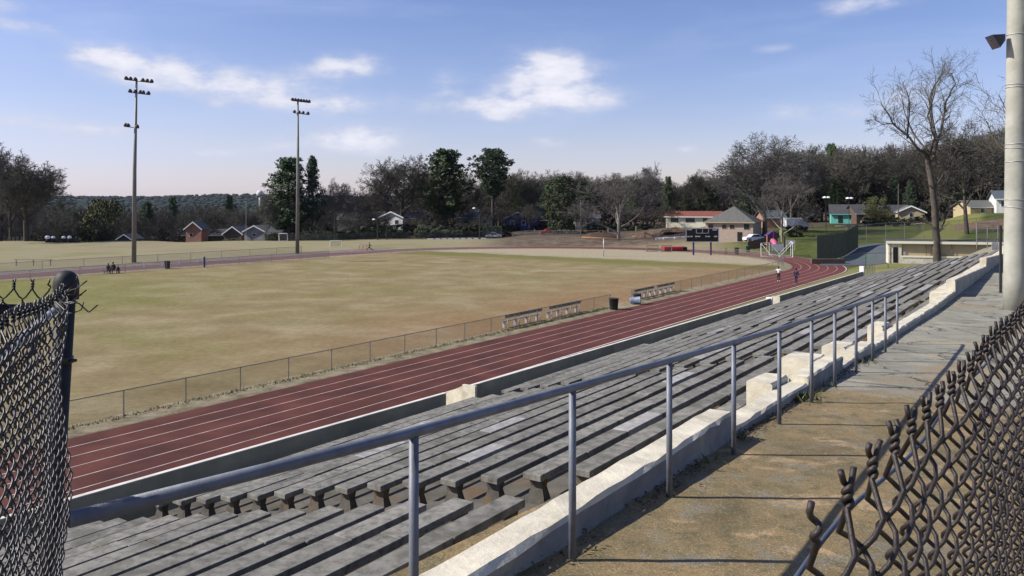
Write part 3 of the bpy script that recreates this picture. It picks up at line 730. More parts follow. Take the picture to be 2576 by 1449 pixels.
# ------------------------------------------------------------------ near chain-link fences (real woven wire)
def weave(A, B, ztop, zbot, w, hd, wr, seed, twist=True, n=6, wob=0.0, bulge=0.0, T=.006, mess=0.0):
    """vertical zigzag pickets from A to B (xy Vectors); w = diamond width, hd = diamond height.  Origin at A."""
    rr = random.Random(seed); L = (B - A).length; e = (B - A).normalized(); nrm = Vector((-e.y, e.x, 0)); hw = w / 2
    mb = MB(); N = int(L / hw); 
    for i in range(N):
        pts = []; z0 = ztop(i * hw / L); nz = int((z0 - zbot(i * hw / L)) / (hd / 2))
        for j in range(nz * 4 + 1):
            ph_ = j / 4 * math.pi + (0 if i % 2 == 0 else math.pi); z = z0 - j * hd / 8
            c_ = math.cos(ph_); c_ = math.copysign(abs(c_) ** .85, c_)
            s_ = (i + .5 - .54 * c_) * hw
            off = T * math.sin(ph_) + (wob * mnoise.noise(Vector((s_ * 3, z * 3, seed))) if wob else 0) + bulge * math.sin(max(0, min(1, s_ / L)) * math.pi)
            js = mess * mnoise.noise(Vector((s_ * 9, z * 7, seed + 5)))
            pts.append(A + e * (s_ + js) + nrm * off + Vector((0, 0, z)))
        pts = pts[1:]
        # top end: pair (even, odd) twists together, then splays
        top = pts[0]
        if (i % 2 == 0): cxn = A + e * (i * hw)
        else: cxn = A + e * ((i + 1) * hw)
        if twist:
            js = mess * mnoise.noise(Vector((((i + 1) // 2) * 2 * hw * 9, 0, seed + 5)))
            cxn = cxn + e * js + nrm * (bulge * math.sin(min(1, i * hw / L) * math.pi)); ph = (i % 2) * math.pi; q = []
            rp = random.Random(seed * 999 + (i + 1) // 2); lean = rp.uniform(-.25, .25)
            zz0 = z0 + hd * .10
            for k in range(15):
                f = k / 14; a = ph + f * 2 * math.pi * 1.3; z = zz0 + f * .021; q.append(cxn + e * (wr * 1.05 * math.cos(a) + lean * f * .02) + nrm * wr * 1.05 * math.sin(a) + Vector((0, 0, z)))
            last = q[-1]; sg = 1 if (i % 2) else -1
            q.append(last + e * sg * .0035 + Vector((0, 0, .005))); q.append(last + e * sg * rp.uniform(.003, .0055) + nrm * rr.uniform(-.003, .003) + Vector((0, 0, rr.uniform(.010, .015))))
            pts = q[::-1] + pts[1:]
        mb.tube([p - A for p in pts], wr, n)
    return mb
# the long fence on the camera's side of the walkway, running away to the right
rA = Vector((PX(1999, .60), .60, 0)); ddir = Vector((.6, .8, 0)).normalized(); 
rA = Vector((.233, .632, 0)); rB = rA + ddir * 5.2
rf = empty('chain_link_fence', (rA.x, rA.y, WL(.6)), 0, 'dark brown woven wire fence with twisted top ends beside the camera', 'fence')
ztop = lambda f: CAMZ - .268 + .004 * math.sin(f * 40) + f * .0
wv = weave(rA, rB, ztop, lambda f: CAMZ - 1.95,   .088, .086, .0028, 3, True, 7, .010, .012, T=.0125, mess=.012)
o = wv.build('woven_wire', M['brown_vinyl'], rf, True); o.location = (0, 0, -WL(.6))
nrm = Vector((-ddir.y, ddir.x, 0))
q = MB().tube([rA - rA + ddir * s + nrm * (.020 + .012 * math.sin(min(1, s / 5.2) * math.pi) + .004 * math.sin(s * 9)) + Vector((0, 0, CAMZ - .298 + .004 * math.sin(s * 11) - WL(.6))) for s in np.linspace(-.02, 5.2, 90)], .0023, 8).build('tension_wire', M['blue_wire'], rf, True)
for s in (2.6, 5.2):
    q = MB().tube([(0, 0, -.1), (0, 0, 1.82)], .024, 12).build('post', M['black_vinyl'], rf, True); q.location = ddir * s + nrm * -.05
# left gate post with dome cap, its mesh coming toward the camera, and the fence going off behind it
pb_ = Vector((PX(150, 2.55), 2.55, 0)); tilt = .062
lg = empty('fence_post', (pb_.x - tilt * 1.8 + .02, pb_.y, WL(1.5)), 0, 'leaning black gate post with a round dome cap', 'post')
top = Vector((tilt * 1.8, 0, CAMZ - .262 - WL(1.5)))
MB().tube([(0, 0, -.05), top], .0285, 20).build('post_pipe', M['black_cap'], lg, True)
cpz_ = MB().lathe([(.030, -.035), (.036, -.034), (.0365, -.004), (.0375, .006), (.036, .022), (.031, .038), (.022, .049), (.010, .055), (.001, .056)], 24).build('dome_cap', M['black_cap'], lg, True); cpz_.location = top
for hh in (.22, .72, 1.25):
    q = MB().lathe([(.0300, -.011), (.0335, -.010), (.0335, .010), (.0300, .011)], 20).build('tie_band', M['black_vinyl'], lg, True)
    q.location = top * ((top.z - hh) / top.z)
    MB().tube([top * ((top.z - hh) / top.z) + Vector((.03, -.01, 0)), top * ((top.z - hh) / top.z) + Vector((.052, -.014, .001))], .005, 8).build('band_bolt', M['black_vinyl'], lg, True)
# panel toward the camera
pA = Vector((pb_.x + .035, pb_.y - .035, 0)); pB = Vector((-.78, 1.02, 0))
lf = empty('chain_link_fence', (pA.x, pA.y, WL(1.3)), 0, 'black woven wire panel from the domed post towards the camera', 'fence')
o = weave(pA, pB, lambda f: CAMZ - .275 - .012 * math.sin(f * 9), lambda f: CAMZ - 1.98, .060, .060, .0026, 11, True, 6, .03, 0, mess=.022).build('woven_wire', M['black_vinyl'], lf, True); o.location = (0, 0, -WL(1.3))
eL = (pB - pA).normalized()
MB().tube([Vector((0, 0, CAMZ - .325 - WL(1.3))) + Vector((-.03, 0, 0)), eL * 1.75 + Vector((-.03, 0, CAMZ - .345 - WL(1.3)))], .0115, 12).build('top_rail', M['galv'], lf, True)
mb = MB()
for k in range(9):
    s = R.uniform(-.02, .10); z = CAMZ - .27 - R.uniform(0, .06) - WL(1.3); p = eL * s + Vector((0, 0, z)); q = [p]
    for j in range(3): q.append(q[-1] + Vector((R.uniform(.005, .035), R.uniform(-.02, .01), R.uniform(-.004, .024))))
    mb.tube(q, .0021, 6)
p = eL * .0 + Vector((.03, -.03, CAMZ - .295 - WL(1.3)))
mb.tube([p, p + Vector((.030, 0, -.006)), p + Vector((.056, 0, -.030)), p + Vector((.060, 0, -.031)), p + Vector((.085, 0, -.010))], .0022, 6)
mb.build('loose_wire', M['black_vinyl'], lf, True)
# fence going left behind the post
bA = Vector((pb_.x - .04, pb_.y + .02, 0)); bB = Vector((-3.6, 2.75, 0))
bf = empty('chain_link_fence', (bA.x, bA.y, WL(1.5)), 0, 'black woven wire fence with a dark top rail behind the domed post', 'fence')
o = weave(bA, bB, lambda f: CAMZ - .275, lambda f: CAMZ - 1.98, .060, .060, .0026, 17, True, 6, .01, 0, mess=.012).build('woven_wire', M['black_vinyl'], bf, True); o.location = (0, 0, -WL(1.5))
eB = (bB - bA).normalized()
MB().tube([Vector((0, .02, CAMZ - .335 - WL(1.5))), eB * 2.2 + Vector((0, .02, CAMZ - .335 - WL(1.5)))], .0185, 14).build('top_rail', M['black_cap'], bf, True)

# ------------------------------------------------------------------ concrete light pole on the walkway
pp = SD(1.38, 27.6, 0); pz = WL(27.6)
cpole = empty('concrete_light_pole', (pp.x, pp.y, pz), 0, 'thick pale concrete light pole standing on the top walkway', 'light pole')
Hh = 24.0; pr = [(0, .305), (1, .298), (8.8, .262), (Hh, .20)]
MB().tube([(z * .0085, 0, z - .05) for z, r in pr], [r for z, r in pr], 40).build('pole_shaft', M['pole_conc'], cpole, True)
for z in (2.9, 3.15, 4.25, 4.6, 4.75, 6.35, 6.42, 7.85, 9.5):
    r = np.interp(z, [a for a, b in pr], [b for a, b in pr])
    t_ = R.uniform(-.12, .12)
    MB().tube([(z * .0085 + (r + .008) * math.cos(a), (r + .008) * math.sin(a), z + t_ * .4 * math.cos(a)) for a in np.linspace(0, 2 * math.pi, 33)], .010, 6).build('metal_strap', M['tin'], cpole, True)
MB().tube([(.12, -.30, 2.6), (.16, -.27, 7.2)], .022, 8).build('conduit', M['galv'], cpole, True)
fx = MB(); fx.add([(-.0, -.10, .10), (-.0, .10, .10), (.0, .10, -.08), (.0, -.10, -.08), (-.42, -.20, .06), (-.42, .20, .06), (-.20, .20, -.30), (-.20, -.20, -.30)],
    [(0, 1, 2, 3), (7, 6, 5, 4), (4, 5, 1, 0), (5, 6, 2, 1), (6, 7, 3, 2), (7, 4, 0, 3)])
q = fx.build('floodlight', M['lamp_dark'], cpole); q.location = (-.34, -.02, CAMZ + 4.72 - pz)
MB().tube([(-.36, 0, 0), (-.18, 0, -.02), (-.02, 0, -.02)], .06, 8).build('lamp_arm', M['lamp_dark'], q)
bx = MB(); bx.bbox(-.06, .16, -.42, -.24, 0, .75, .01); q = bx.build('junction_box', M['galv'], cpole); q.location = (.16, .02, CAMZ + 5.05 - pz)

# ------------------------------------------------------------------ floodlight masts across the field
def mast(X, dep, Ytop, rows, label, base_r=.36):
    x = PX(X, dep); root = empty('floodlight_mast', (x, dep, 0), 0, label, 'floodlight mast'); ht = ZY(Ytop, dep)
    MB().tube([(0, 0, -.2), (.10, 0, ht * .5), (.42 if X < 500 else .1, 0, ht)], [base_r, base_r * .78, base_r * .42], 16).build('mast_pole', M['pole_steel'], root, True)
    hd = MB(); hd.lathe([(.02, .30), (.16, .27), (.26, .10), (.34, -.14), (.35, -.16), (.30, -.17)], 10)
    hm = hd.mesh('lamp_head', M['lamp_dark'], True)
    for z, x0, x1, xs, ang in rows:
        zz = ZY(z, dep); k = dep / F
        px = lambda v: (v - X) * k + (.42 if X < 500 else .1) * zz / ht * 0
        dz = -.006 * (x1 - x0)
        MB().tube([(px(x0), .0, zz + .35), (px(x1), 0, zz + .35 - (x1 - x0) * k * .12)], .06, 6).build('crossarm', M['lamp_dark'], root)
        for xv in xs:
            q = link('lamp_head', hm, root); f = (xv - x0) / max(1, x1 - x0)
            q.location = (px(xv), -.1, zz + .62 - (xv - x0) * k * .12); q.rotation_euler = (math.radians(R.uniform(25, 45)), math.radians(ang + R.uniform(-15, 15)), 0)
    return root
mast(337, 131, 200, [(206, 316, 384, (318, 329, 341, 360, 371, 382), 20), (238, 326, 377, (328, 341, 354, 361, 374), 20), (324, 316, 350, (317, 323, 346), 25)], 'taller steel floodlight mast with three tiers of lamps, beside the seated figures')
mast(748, 154, 255, [(258, 734, 778, (736, 743, 750, 757, 764, 771, 778), 35), (289, 740, 778, (741, 753, 763, 775), 30)], 'shorter floodlight mast with two tiers of lamps, in front of the pines')
q = MB(); 

# ------------------------------------------------------------------ trees
def rot_about(v, ax, a): return Matrix.Rotation(a, 3, ax) @ v
def grow_tree(seed, H_, W_, trunk_frac=.3, nl=(7, 6, 5, 4, 3), r0=.45, upright=.35, twig=.030, droop=0.0, lean=0.0, tl=.6, skel=None):
    rr = random.Random(seed); seg0 = []; seg1 = []
    def branch(p, d, L, r, lev):
        ns = (7, 5, 4, 3, 2, 2)[lev]; pts = [p.copy()]; rad = [r]; dd = d.copy()
        rend = max(twig * .6, r * (.45 if lev else .30))
        for i in range(ns):
            wob = (.05, .22, .28, .34, .4, .45)[lev]
            dd = dd + Vector((rr.uniform(-wob, wob), rr.uniform(-wob, wob), rr.uniform(-wob, wob) * .6 + (.0, .11, .08, .05, .03, 0)[lev] * upright * 2 - droop * (.0, .02, .04, .08, .1, .1)[lev]))
            dd.normalize(); p = p + dd * (L / ns); pts.append(p.copy()); rad.append(lerp(r, rend, (i + 1) / ns))
        (seg0 if lev <= 1 else seg1).append((pts, rad, lev))
        if lev >= len(nl): return
        nch = nl[lev]; az = rr.random() * 6.28
        for c in range(nch):
            f = lerp(trunk_frac if lev == 0 else .28, 1.0, (c + rr.random() * .7) / nch); f = min(f, .99)
            i = min(int(f * ns), ns - 1); q = pts[i].lerp(pts[i + 1], f * ns - i); dr = (pts[i + 1] - pts[i]).normalized()
            az += 2.4 + rr.uniform(-.5, .5)
            ang = (math.radians(rr.uniform(38, 62)) * lerp(1.15, .55, f) if lev == 0 else math.radians(rr.uniform(25, 55)))
            ax = rot_about(dr.orthogonal().normalized(), dr, az); nd_ = rot_about(dr, ax, ang)
            if lev == 0: nl_ = (H_ * .60) * lerp(1.0, .7, f)
            else: nl_ = L * rr.uniform(.48, .68) * lerp(1.05, .7, f)
            branch(q, nd_, nl_, max(twig, lerp(r, rend, f) * rr.uniform(.45, .62)), lev + 1)
    if skel is None: branch(Vector((0, 0, -.3)), Vector((lean, 0, 1)).normalized(), H_ * tl, r0, 0)
    else:
        for pl, ra, rb_, nc, ln in skel:
            P_ = [Vector(p) for p in pl]; n_ = len(P_) - 1; Q_ = []
            for i in range(n_):
                for j in range(3): Q_.append(P_[i].lerp(P_[i + 1], j / 3) + Vector([rr.uniform(-.07, .07) * (j > 0) for _ in range(3)]))
            Q_.append(P_[-1]); m_ = len(Q_) - 1; rad = [lerp(ra, rb_, i / m_) for i in range(m_ + 1)]
            seg0.append((Q_, rad, 0 if ra > .3 else 1))
            nc = int(nc * 1.5)
            for c in range(nc):
                f = lerp(.15, 1.0, (c + .7) / nc); i = min(int(f * m_), m_ - 1); q = Q_[i].lerp(Q_[i + 1], f * m_ - i); dr = (Q_[i + 1] - Q_[i]).normalized()
                nd_ = rot_about(dr, rot_about(dr.orthogonal().normalized(), dr, c * 2.4 + rr.uniform(-.6, .6)), math.radians(rr.uniform(28, 60)))
                branch(q, nd_, ln * rr.uniform(.6, 1.15), lerp(ra, rb_, f) * .45, 2)
        def bl2(segs):
            mb = MB()
            for pts, rad, lev in segs: mb.tube(pts, rad, (12, 8, 4, 3, 3, 3)[lev], cap=False)
            return mb
        return bl2(seg0), bl2(seg1)
    allp = [p for s in seg0 + seg1 for p in s[0]]
    mz = max(p.z for p in allp); xs = sorted(p.x for p in allp); ys = sorted(p.y for p in allp)
    wx = xs[int(len(xs) * .985)] - xs[int(len(xs) * .015)]
    kz = H_ / mz; kx = W_ / max(wx, .1)
    def bld(segs):
        mb = MB()
        for pts, rad, lev in segs:
            mb.tube([(p.x * (kx if p.z > 0 else 1), p.y * kx, p.z * kz) for p in pts], rad, (10, 6, 4, 3, 3, 3)[lev], cap=False)
        return mb
    return bld(seg0), bld(seg1)
def clump_leaves(mb, c, r, n, s, rr, flat=1.0):
    for _ in range(n):
        while True:
            v = Vector((rr.uniform(-1, 1), rr.uniform(-1, 1), rr.uniform(-1, 1)))
            if .25 < v.length < 1: break
        p = Vector(c) + Vector((v.x * r, v.y * r, v.z * r * flat)); a = Vector((rr.gauss(0, 1), rr.gauss(0, 1), rr.gauss(0, 1))).normalized(); b = a.orthogonal().normalized()
        k = s * rr.uniform(.6, 1.3); mb.face([p - b * k * .5, p + b * k * .5, p + a * k])
def pine_tree(seed, H_, W_, bare=.35, n=52, leaf=.42, shape='round'):
    rr = random.Random(seed); tr = MB(); cr = MB()
    tr.tube([(0, 0, -.3), (rr.uniform(-.2, .2), 0, H_ * .5), (rr.uniform(-.3, .3), 0, H_ * .97)], [.42, .28, .06], 8, False)
    for i in range(n):
        f = lerp(bare, 1, ((i + .5) / n) ** .9); z = H_ * f
        g_ = (f - bare) / (1 - bare)
        if shape == 'round': w = math.sin(min(1, g_ * 1.0 + .12) * math.pi * .93) ** .6
        elif shape == 'cone': w = (1 - g_) ** .8 * .9 + .14
        else: w = (math.sin(g_ * math.pi * .5) ** .6) * (1 - .75 * max(0, g_ - .75) / .25)
        L = W_ / 2 * w * rr.uniform(.55, 1.08); a = i * 2.4 + rr.uniform(-.4, .4)
        e = Vector((math.cos(a) * L, math.sin(a) * L, z + L * rr.uniform(-.05, .25)))
        tr.tube([(0, 0, z - .1), e * .5 + Vector((0, 0, z * .5)), e], [.09, .06, .03], 4, False)
        for k in range(4):
            q = Vector((0, 0, z)).lerp(e, lerp(.4, 1.0, k / 3)) + Vector((rr.uniform(-.5, .5), rr.uniform(-.5, .5), rr.uniform(-.2, .5)))
            clump_leaves(cr, q, rr.uniform(.6, 1.15) * W_ / 10, 26, leaf, rr, .6)
    return tr, cr
def leafy_tree(seed, H_, W_, leaf=.4, dens=1.0, low=.1):
    rr = random.Random(seed); tr = MB(); cr = MB()
    tr.tube([(0, 0, -.3), (0, 0, H_ * .6)], [.3, .1], 7, False)
    for i in range(int(90 * dens)):
        a = rr.random() * 6.28; zf = rr.uniform(low, .98); w = math.sqrt(max(0, 1 - ((zf - .45) / .56) ** 2)); r_ = W_ / 2 * w * math.sqrt(rr.uniform(.25, 1)) * rr.uniform(.8, 1.05)
        c = (r_ * math.cos(a), r_ * math.sin(a), zf * H_)
        if i % 4 == 0: tr.tube([(0, 0, zf * H_ * .5), c], [.08, .02], 4, False)
        clump_leaves(cr, c, W_ * rr.uniform(.07, .13), 42, leaf, rr, .8)
    return tr, cr
def proto(name, tc, tm, cm):
    return (tc[0].mesh('trunk', M[tm], True), tc[1].mesh('crown', M[cm]))
def place_tree(pr, x, y, sx, sz, rz, label, name='bare_tree', cat='tree', group=None, z=None, sy=None):
    z = H(x, y) if z is None else z
    root = empty(name, (x, y, z), rz, label, cat, group); root.scale = (sx, sy or sx, sz)
    a = link('trunk', pr[0], root); b = link('crown', pr[1], root); return root
# prototypes 18 m tall and 14 m wide
BP = [proto('b', grow_tree(s, 18, w, tf, nl, r0, up), 'bark', 'twig') for s, w, tf, nl, r0, up in
      ((1, 16, .35, (9, 7, 6, 5, 3), .55, .3), (2, 13, .40, (9, 7, 6, 5, 3), .42, .5), (3, 10, .40, (8, 7, 6, 5, 3), .36, .7), (4, 15, .35, (9, 7, 6, 5, 3), .46, .4), (5, 12, .35, (9, 7, 6, 5, 3), .40, .6))]
BG = [proto('g', grow_tree(s, 18, w, tf, nl, r0, up), 'bark_grey', 'twig_grey') for s, w, tf, nl, r0, up in ((11, 17, .35, (11, 8, 6, 5, 3), .6, .3), (12, 13, .42, (9, 7, 6, 5, 3), .46, .55))]
OAK = proto('o', grow_tree(77, 18, 17, .38, (12, 9, 7, 5, 3), .65, .35, .034), 'bark', 'twig')
BW = [proto('w', grow_tree(21, 18, 18, .2, (9, 7, 6, 5, 3), .42, .4, .03), 'bark_pale', 'twig_grey')]
PN = [proto('p', pine_tree(31, 18, 10, .20, 84), 'bark', 'needle'), proto('p', pine_tree(32, 18, 10, .30, 60, shape='cone'), 'bark', 'needle_dark'), proto('p', pine_tree(33, 18, 10, .42, 60, shape='umbrella'), 'bark', 'needle_dark')]
LO = proto('l', leafy_tree(41, 12, 14, .5, 1.2, .02), 'bark', 'leaf_olive'); LI = proto('i', leafy_tree(42, 16, 11, .42, 1.5, .03), 'bark', 'leaf_ivy')
SH = [proto('s', leafy_tree(50 + i, 3, 4.2, .28, .4, .0), 'bark', 'shrub') for i in range(3)]
PW = {0: (16, 18)}
def hero(pr, X, dep, Ytop, wpx, label, W0, H0=18.0, name='bare_tree', rz=None, Yb=None):
    x = PX(X, dep); z = H(x, dep) if Yb is None else ZY(Yb, dep); h = ZY(Ytop, dep) - z; w = wpx / F * dep
    place_tree(pr, x, dep, w / W0, h / H0, rz if rz is not None else R.random() * 6.28, label, name, z=z)
hero(OAK, 67, 205, 396, 205, 'big spreading bare tree at the edge of the pale field, white pads beside it', 17)
hero(BP[3], 0, 222, 352, 210, 'tall bare tree rising behind the big spreading one at the frame edge', 15)
hero(BP[4], 28, 214, 384, 150, 'dense bare tree filling the space behind the big spreading one', 12)
hero(LO, 262, 268, 506, 135, 'rounded yellow green tree leafing out beyond the pale field', 14, 12, 'leafy_tree')
hero(PN[0], 728, 225, 404, 140, 'broad dark pine directly behind the shorter floodlight mast', 10, name='pine_tree')
hero(PN[1], 787, 224, 398, 66, 'narrow pointed evergreen just beside the shorter floodlight mast', 10, name='pine_tree')
hero(BG[1], 842, 226, 444, 95, 'mid height grey bare tree beside the narrow evergreen', 13)
hero(BG[1], 668, 222, 476, 55, 'slim bare tree with yellowish tips in front of the white water tank', 13)
hero(BP[3], 905, 240, 472, 110, 'dark bare tree between the evergreens and the great round oak', 15)
hero(OAK, 1008, 236, 386, 190, 'great round crowned bare oak above the white gabled house', 17)
hero(PN[0], 1120, 232, 383, 135, 'tall green pine close beside the great round oak', 10, name='pine_tree')
hero(PN[2], 1240, 246, 381, 122, 'dark flat topped pine standing alone above the grey roofed house', 10, name='pine_tree')
hero(BP[1], 1300, 252, 420, 85, 'bare tree just behind the flat topped pine', 13)
hero(BP[0], 1385, 258, 424, 115, 'bare tree whose crown tops the blue house', 16)
hero(BP[3], 1470, 262, 430, 120, 'bare tree behind the ivy covered tree', 15)
hero(LI, 1412, 222, 445, 105, 'ivy covered green tree behind the parked red car', 11, 16, 'ivy_tree')
hero(BW[0], 1556, 196, 432, 190, 'wide bare sycamore with pale limbs behind the goalposts', 18)
hero(BG[1], 1628, 240, 404, 85, 'thin tall bare tree rising above the pale sycamore', 13)
hero(BP[4], 1760, 250, 424, 85, 'bare tree above the red roofed house', 12)
hero(BG[1], 1815, 252, 428, 90, 'grey bare tree just behind the peak of the hipped brick house', 13)
hero(BG[0], 1924, 184, 326, 165, 'tallest bare tree of the middle group, beside the brick house', 15, rz=1.0)
hero(BG[1], 1990, 210, 362, 120, 'bare tree with a full crown behind the white truck', 13)
hero(BW[0], 1967, 166, 430, 125, 'pale limbed sycamore in front of the white truck', 18)
hero(PN[0], 2092, 250, 368, 50, 'green topped pine on the wooded rise above the teal house', 10, name='pine_tree')
hero(LO, 2205, 214, 497, 75, 'round olive bush-like tree between the teal and the yellow house', 14, 12, 'leafy_tree')
hero(BP[1], 2432, 166, 286, 190, 'tall bare tree on the lawn behind the dugout roof', 13)
# the big bare tree in front of the dugout
_k = 110.5 / F
def bp(*pp): return [((X - 2357) * _k, R.uniform(-.9, .9) * (0 if Y > 400 else 1) + yy * _k, (658 - Y) * _k) for X, Y, yy in [(p + (0,))[:3] for p in pp]]
SK = [(bp((2357, 664), (2356, 600), (2352, 541), (2346, 475), (2341, 396)), .52, .34, 3, 1.6), (bp((2341, 396), (2325, 384), (2308, 376), (2288, 347), (2254, 310), (2230, 289), (2209, 262)), .24, .05, 13, 3.4),
      (bp((2342, 396), (2348, 347), (2350, 293), (2341, 252), (2350, 215), (2368, 178)), .22, .05, 13, 3.2), (bp((2343, 393), (2362, 334), (2375, 289), (2387, 252), (2400, 212), (2398, 182)), .20, .05, 13, 3.2),
      (bp((2348, 478), (2379, 430), (2404, 392), (2437, 345, 30), (2450, 310, 40)), .17, .04, 9, 2.8), (bp((2288, 347), (2275, 293, -30), (2271, 256, -40), (2258, 222, -50)), .13, .035, 9, 2.6),
      (bp((2358, 588), (2376, 558), (2380, 520), (2386, 492)), .12, .03, 7, 1.6), (bp((2354, 572), (2336, 562), (2322, 560)), .07, .02, 4, 1.2), (bp((2341, 392), (2312, 352, -60), (2296, 300, -90), (2300, 250, -100), (2306, 205, -110)), .16, .04, 11, 3.0),
      (bp((2345, 385), (2330, 330, 60), (2320, 280, 90), (2326, 220, 110)), .14, .04, 9, 2.8), (bp((2254, 310), (2225, 312), (2203, 300, 20)), .07, .02, 6, 1.8)]
bt = proto('big', grow_tree(63, 26, 11.2, .45, (8, 7, 5, 5), .46, .45, .016, skel=SK), 'bark', 'twig')
_x = PX(2357, 110.5); place_tree(bt, _x, 110.5, 1, 1, 0, 'big bare tree with forked limbs standing right in front of the cream dugout', z=ZY(658, 110.5))
hero(proto('r', grow_tree(66, 22, 12, .35, (8, 7, 5, 4), .32, .4, .018), 'bark', 'twig'), 2600, 84, 120, 300, 'bare tree whose twigs reach in from behind the concrete pole', 12, 22)
# wooded masses
def woods(n, Xr, dr, topf, label, group, protos, wr=(70, 115), name='bare_tree'):
    for i in range(n):
        X = lerp(Xr[0], Xr[1], (i + R.random()) / n); dep = R.uniform(*dr); tp = topf(X) + R.uniform(-4, 16)
        x = PX(X, dep); z = H(x, dep); h = ZY(tp, dep) - z
        if h < 5: h = 5 + R.random() * 2
        pr = R.choice(protos); w = R.uniform(*wr) / F * dep
        place_tree(pr, x, dep, w / 14, h / 18, R.random() * 6.28, label, name, 'tree', group)
tf = lambda xs, ys: (lambda X: pw(X, xs, ys))
woods(34, (-60, 720), (245, 400), tf([-60, 160, 400, 700], [500, 512, 520, 505]), 'brown bare tree in the wood beyond the pale field', 'bare trees beyond the pale field', BP)
woods(16, (100, 720), (256, 285), tf([0, 700], [556, 556]), 'small bare tree at the lip of the pale field', 'small trees at the lip of the pale field', BP, (60, 90))
woods(22, (700, 1280), (250, 330), tf([700, 900, 1000, 1280], [480, 482, 440, 430]), 'bare tree in the wood behind the middle houses', 'bare trees behind the middle houses', BP)
woods(30, (1240, 1720), (255, 330), tf([1240, 1450, 1650, 1720], [430, 432, 445, 470]), 'bare tree in the brown wood above the blue house', 'bare trees above the blue house', BP, (75, 125))
woods(13, (860, 1700), (216, 231), tf([860, 1000, 1400, 1700], [520, 525, 510, 520]), 'small bare yard tree in front of the middle houses', 'small yard trees before the middle houses', BP, (45, 80))
woods(16, (1690, 1900), (262, 320), tf([1690, 1760, 1900], [480, 440, 430]), 'bare tree behind the red roofed house', 'bare trees behind the red roofed house', BP)
woods(52, (1860, 2560), (235, 300), tf([1860, 1990, 2150, 2350, 2560], [415, 362, 360, 355, 310]), 'dark bare tree on the wooded rise behind the teal house', 'bare trees on the wooded rise', BP, (85, 140))
woods(8, (2000, 2560), (232, 246), tf([2000, 2560], [450, 440]), 'dark evergreen among bare trees on the wooded rise', 'evergreens on the wooded rise', [PN[1], PN[0]], (50, 80), 'pine_tree')
woods(9, (1260, 1900), (236, 262), tf([1260, 1900], [455, 450]), 'dark evergreen among the bare trees behind the middle yards', 'evergreens behind the middle yards', [PN[0], PN[1], LI], (45, 80), 'evergreen_tree')
woods(5, (120, 640), (300, 380), tf([120, 640], [500, 500]), 'dark evergreen in the wood beyond the pale field', 'evergreens beyond the pale field', [PN[1], PN[0]], (40, 60), 'pine_tree')
# wood fill low behind, reading as one mass
def undergrowth(name, spots, label, mat, leaf):
    mb = MB(); rr = random.Random(5)
    for x, y, z, r, n in spots: clump_leaves(mb, (x, y, z + r * .5), r, n, leaf, rr, .7)
    tag(mb.build(name, mat), label, 'undergrowth', kind='stuff')
spots = []
for i in range(1500):
    X = R.uniform(-100, 1900); dep = R.uniform(250, 420); x = PX(X, dep); spots.append((x, dep, H(x, dep) + R.uniform(0, 4.5), R.uniform(1.5, 3.5), 26))
for i in range(900):
    X = R.uniform(1850, 2600); dep = R.uniform(238, 330); x = PX(X, dep); spots.append((x, dep, H(x, dep) + R.uniform(0, 9), R.uniform(1.5, 3.5), 26))
mk('brush', (.040, .036, .027), .3, .12, 1.0, .05)
undergrowth('wood_undergrowth', spots, 'brown brush and saplings filling the woods behind the houses', M['brush'], .8)
# shrubs
def shrub(X, dep, w, h, label, group=None):
    x = PX(X, dep); pr = R.choice(SH); place_tree(pr, x, dep, w / 4.2, h / 3, R.random() * 6.28, label, 'shrub', 'shrub', group)
for i, X in enumerate(np.linspace(865, 1262, 26)): shrub(X + R.uniform(-8, 8), R.uniform(214, 226), R.uniform(4, 7), R.uniform(1.6, 3.6), 'dark green shrub in the overgrown bank behind the far wire fence', 'shrubs on the bank behind the far fence')
for i, X in enumerate(np.linspace(690, 870, 9)): shrub(X, R.uniform(212, 220), 5, R.uniform(1.4, 3), 'dark shrub under the pines at the edge of the pale field', 'shrubs under the pines')
for i, X in enumerate(np.linspace(1290, 1720, 14)): shrub(X, R.uniform(226, 238), 4, R.uniform(1, 2.2), 'low shrub in the yards in front of the middle houses', 'shrubs in the yards')
for i, X in enumerate(np.linspace(2190, 2340, 9)): shrub(X, R.uniform(205, 212), 4, R.uniform(1.2, 2.4), 'dark hedge shrub between the lawn and the yellow house', 'hedge shrubs by the yellow house')
shrub(2002, 178, 4.5, 2.4, 'rounded dark bush on the lawn just behind the playground')
for i in range(26): shrub(R.uniform(0, 700), R.uniform(214, 236), 5, R.uniform(1.5, 2.6), 'dark scrub along the edge of the pale field', 'scrub along the pale field')

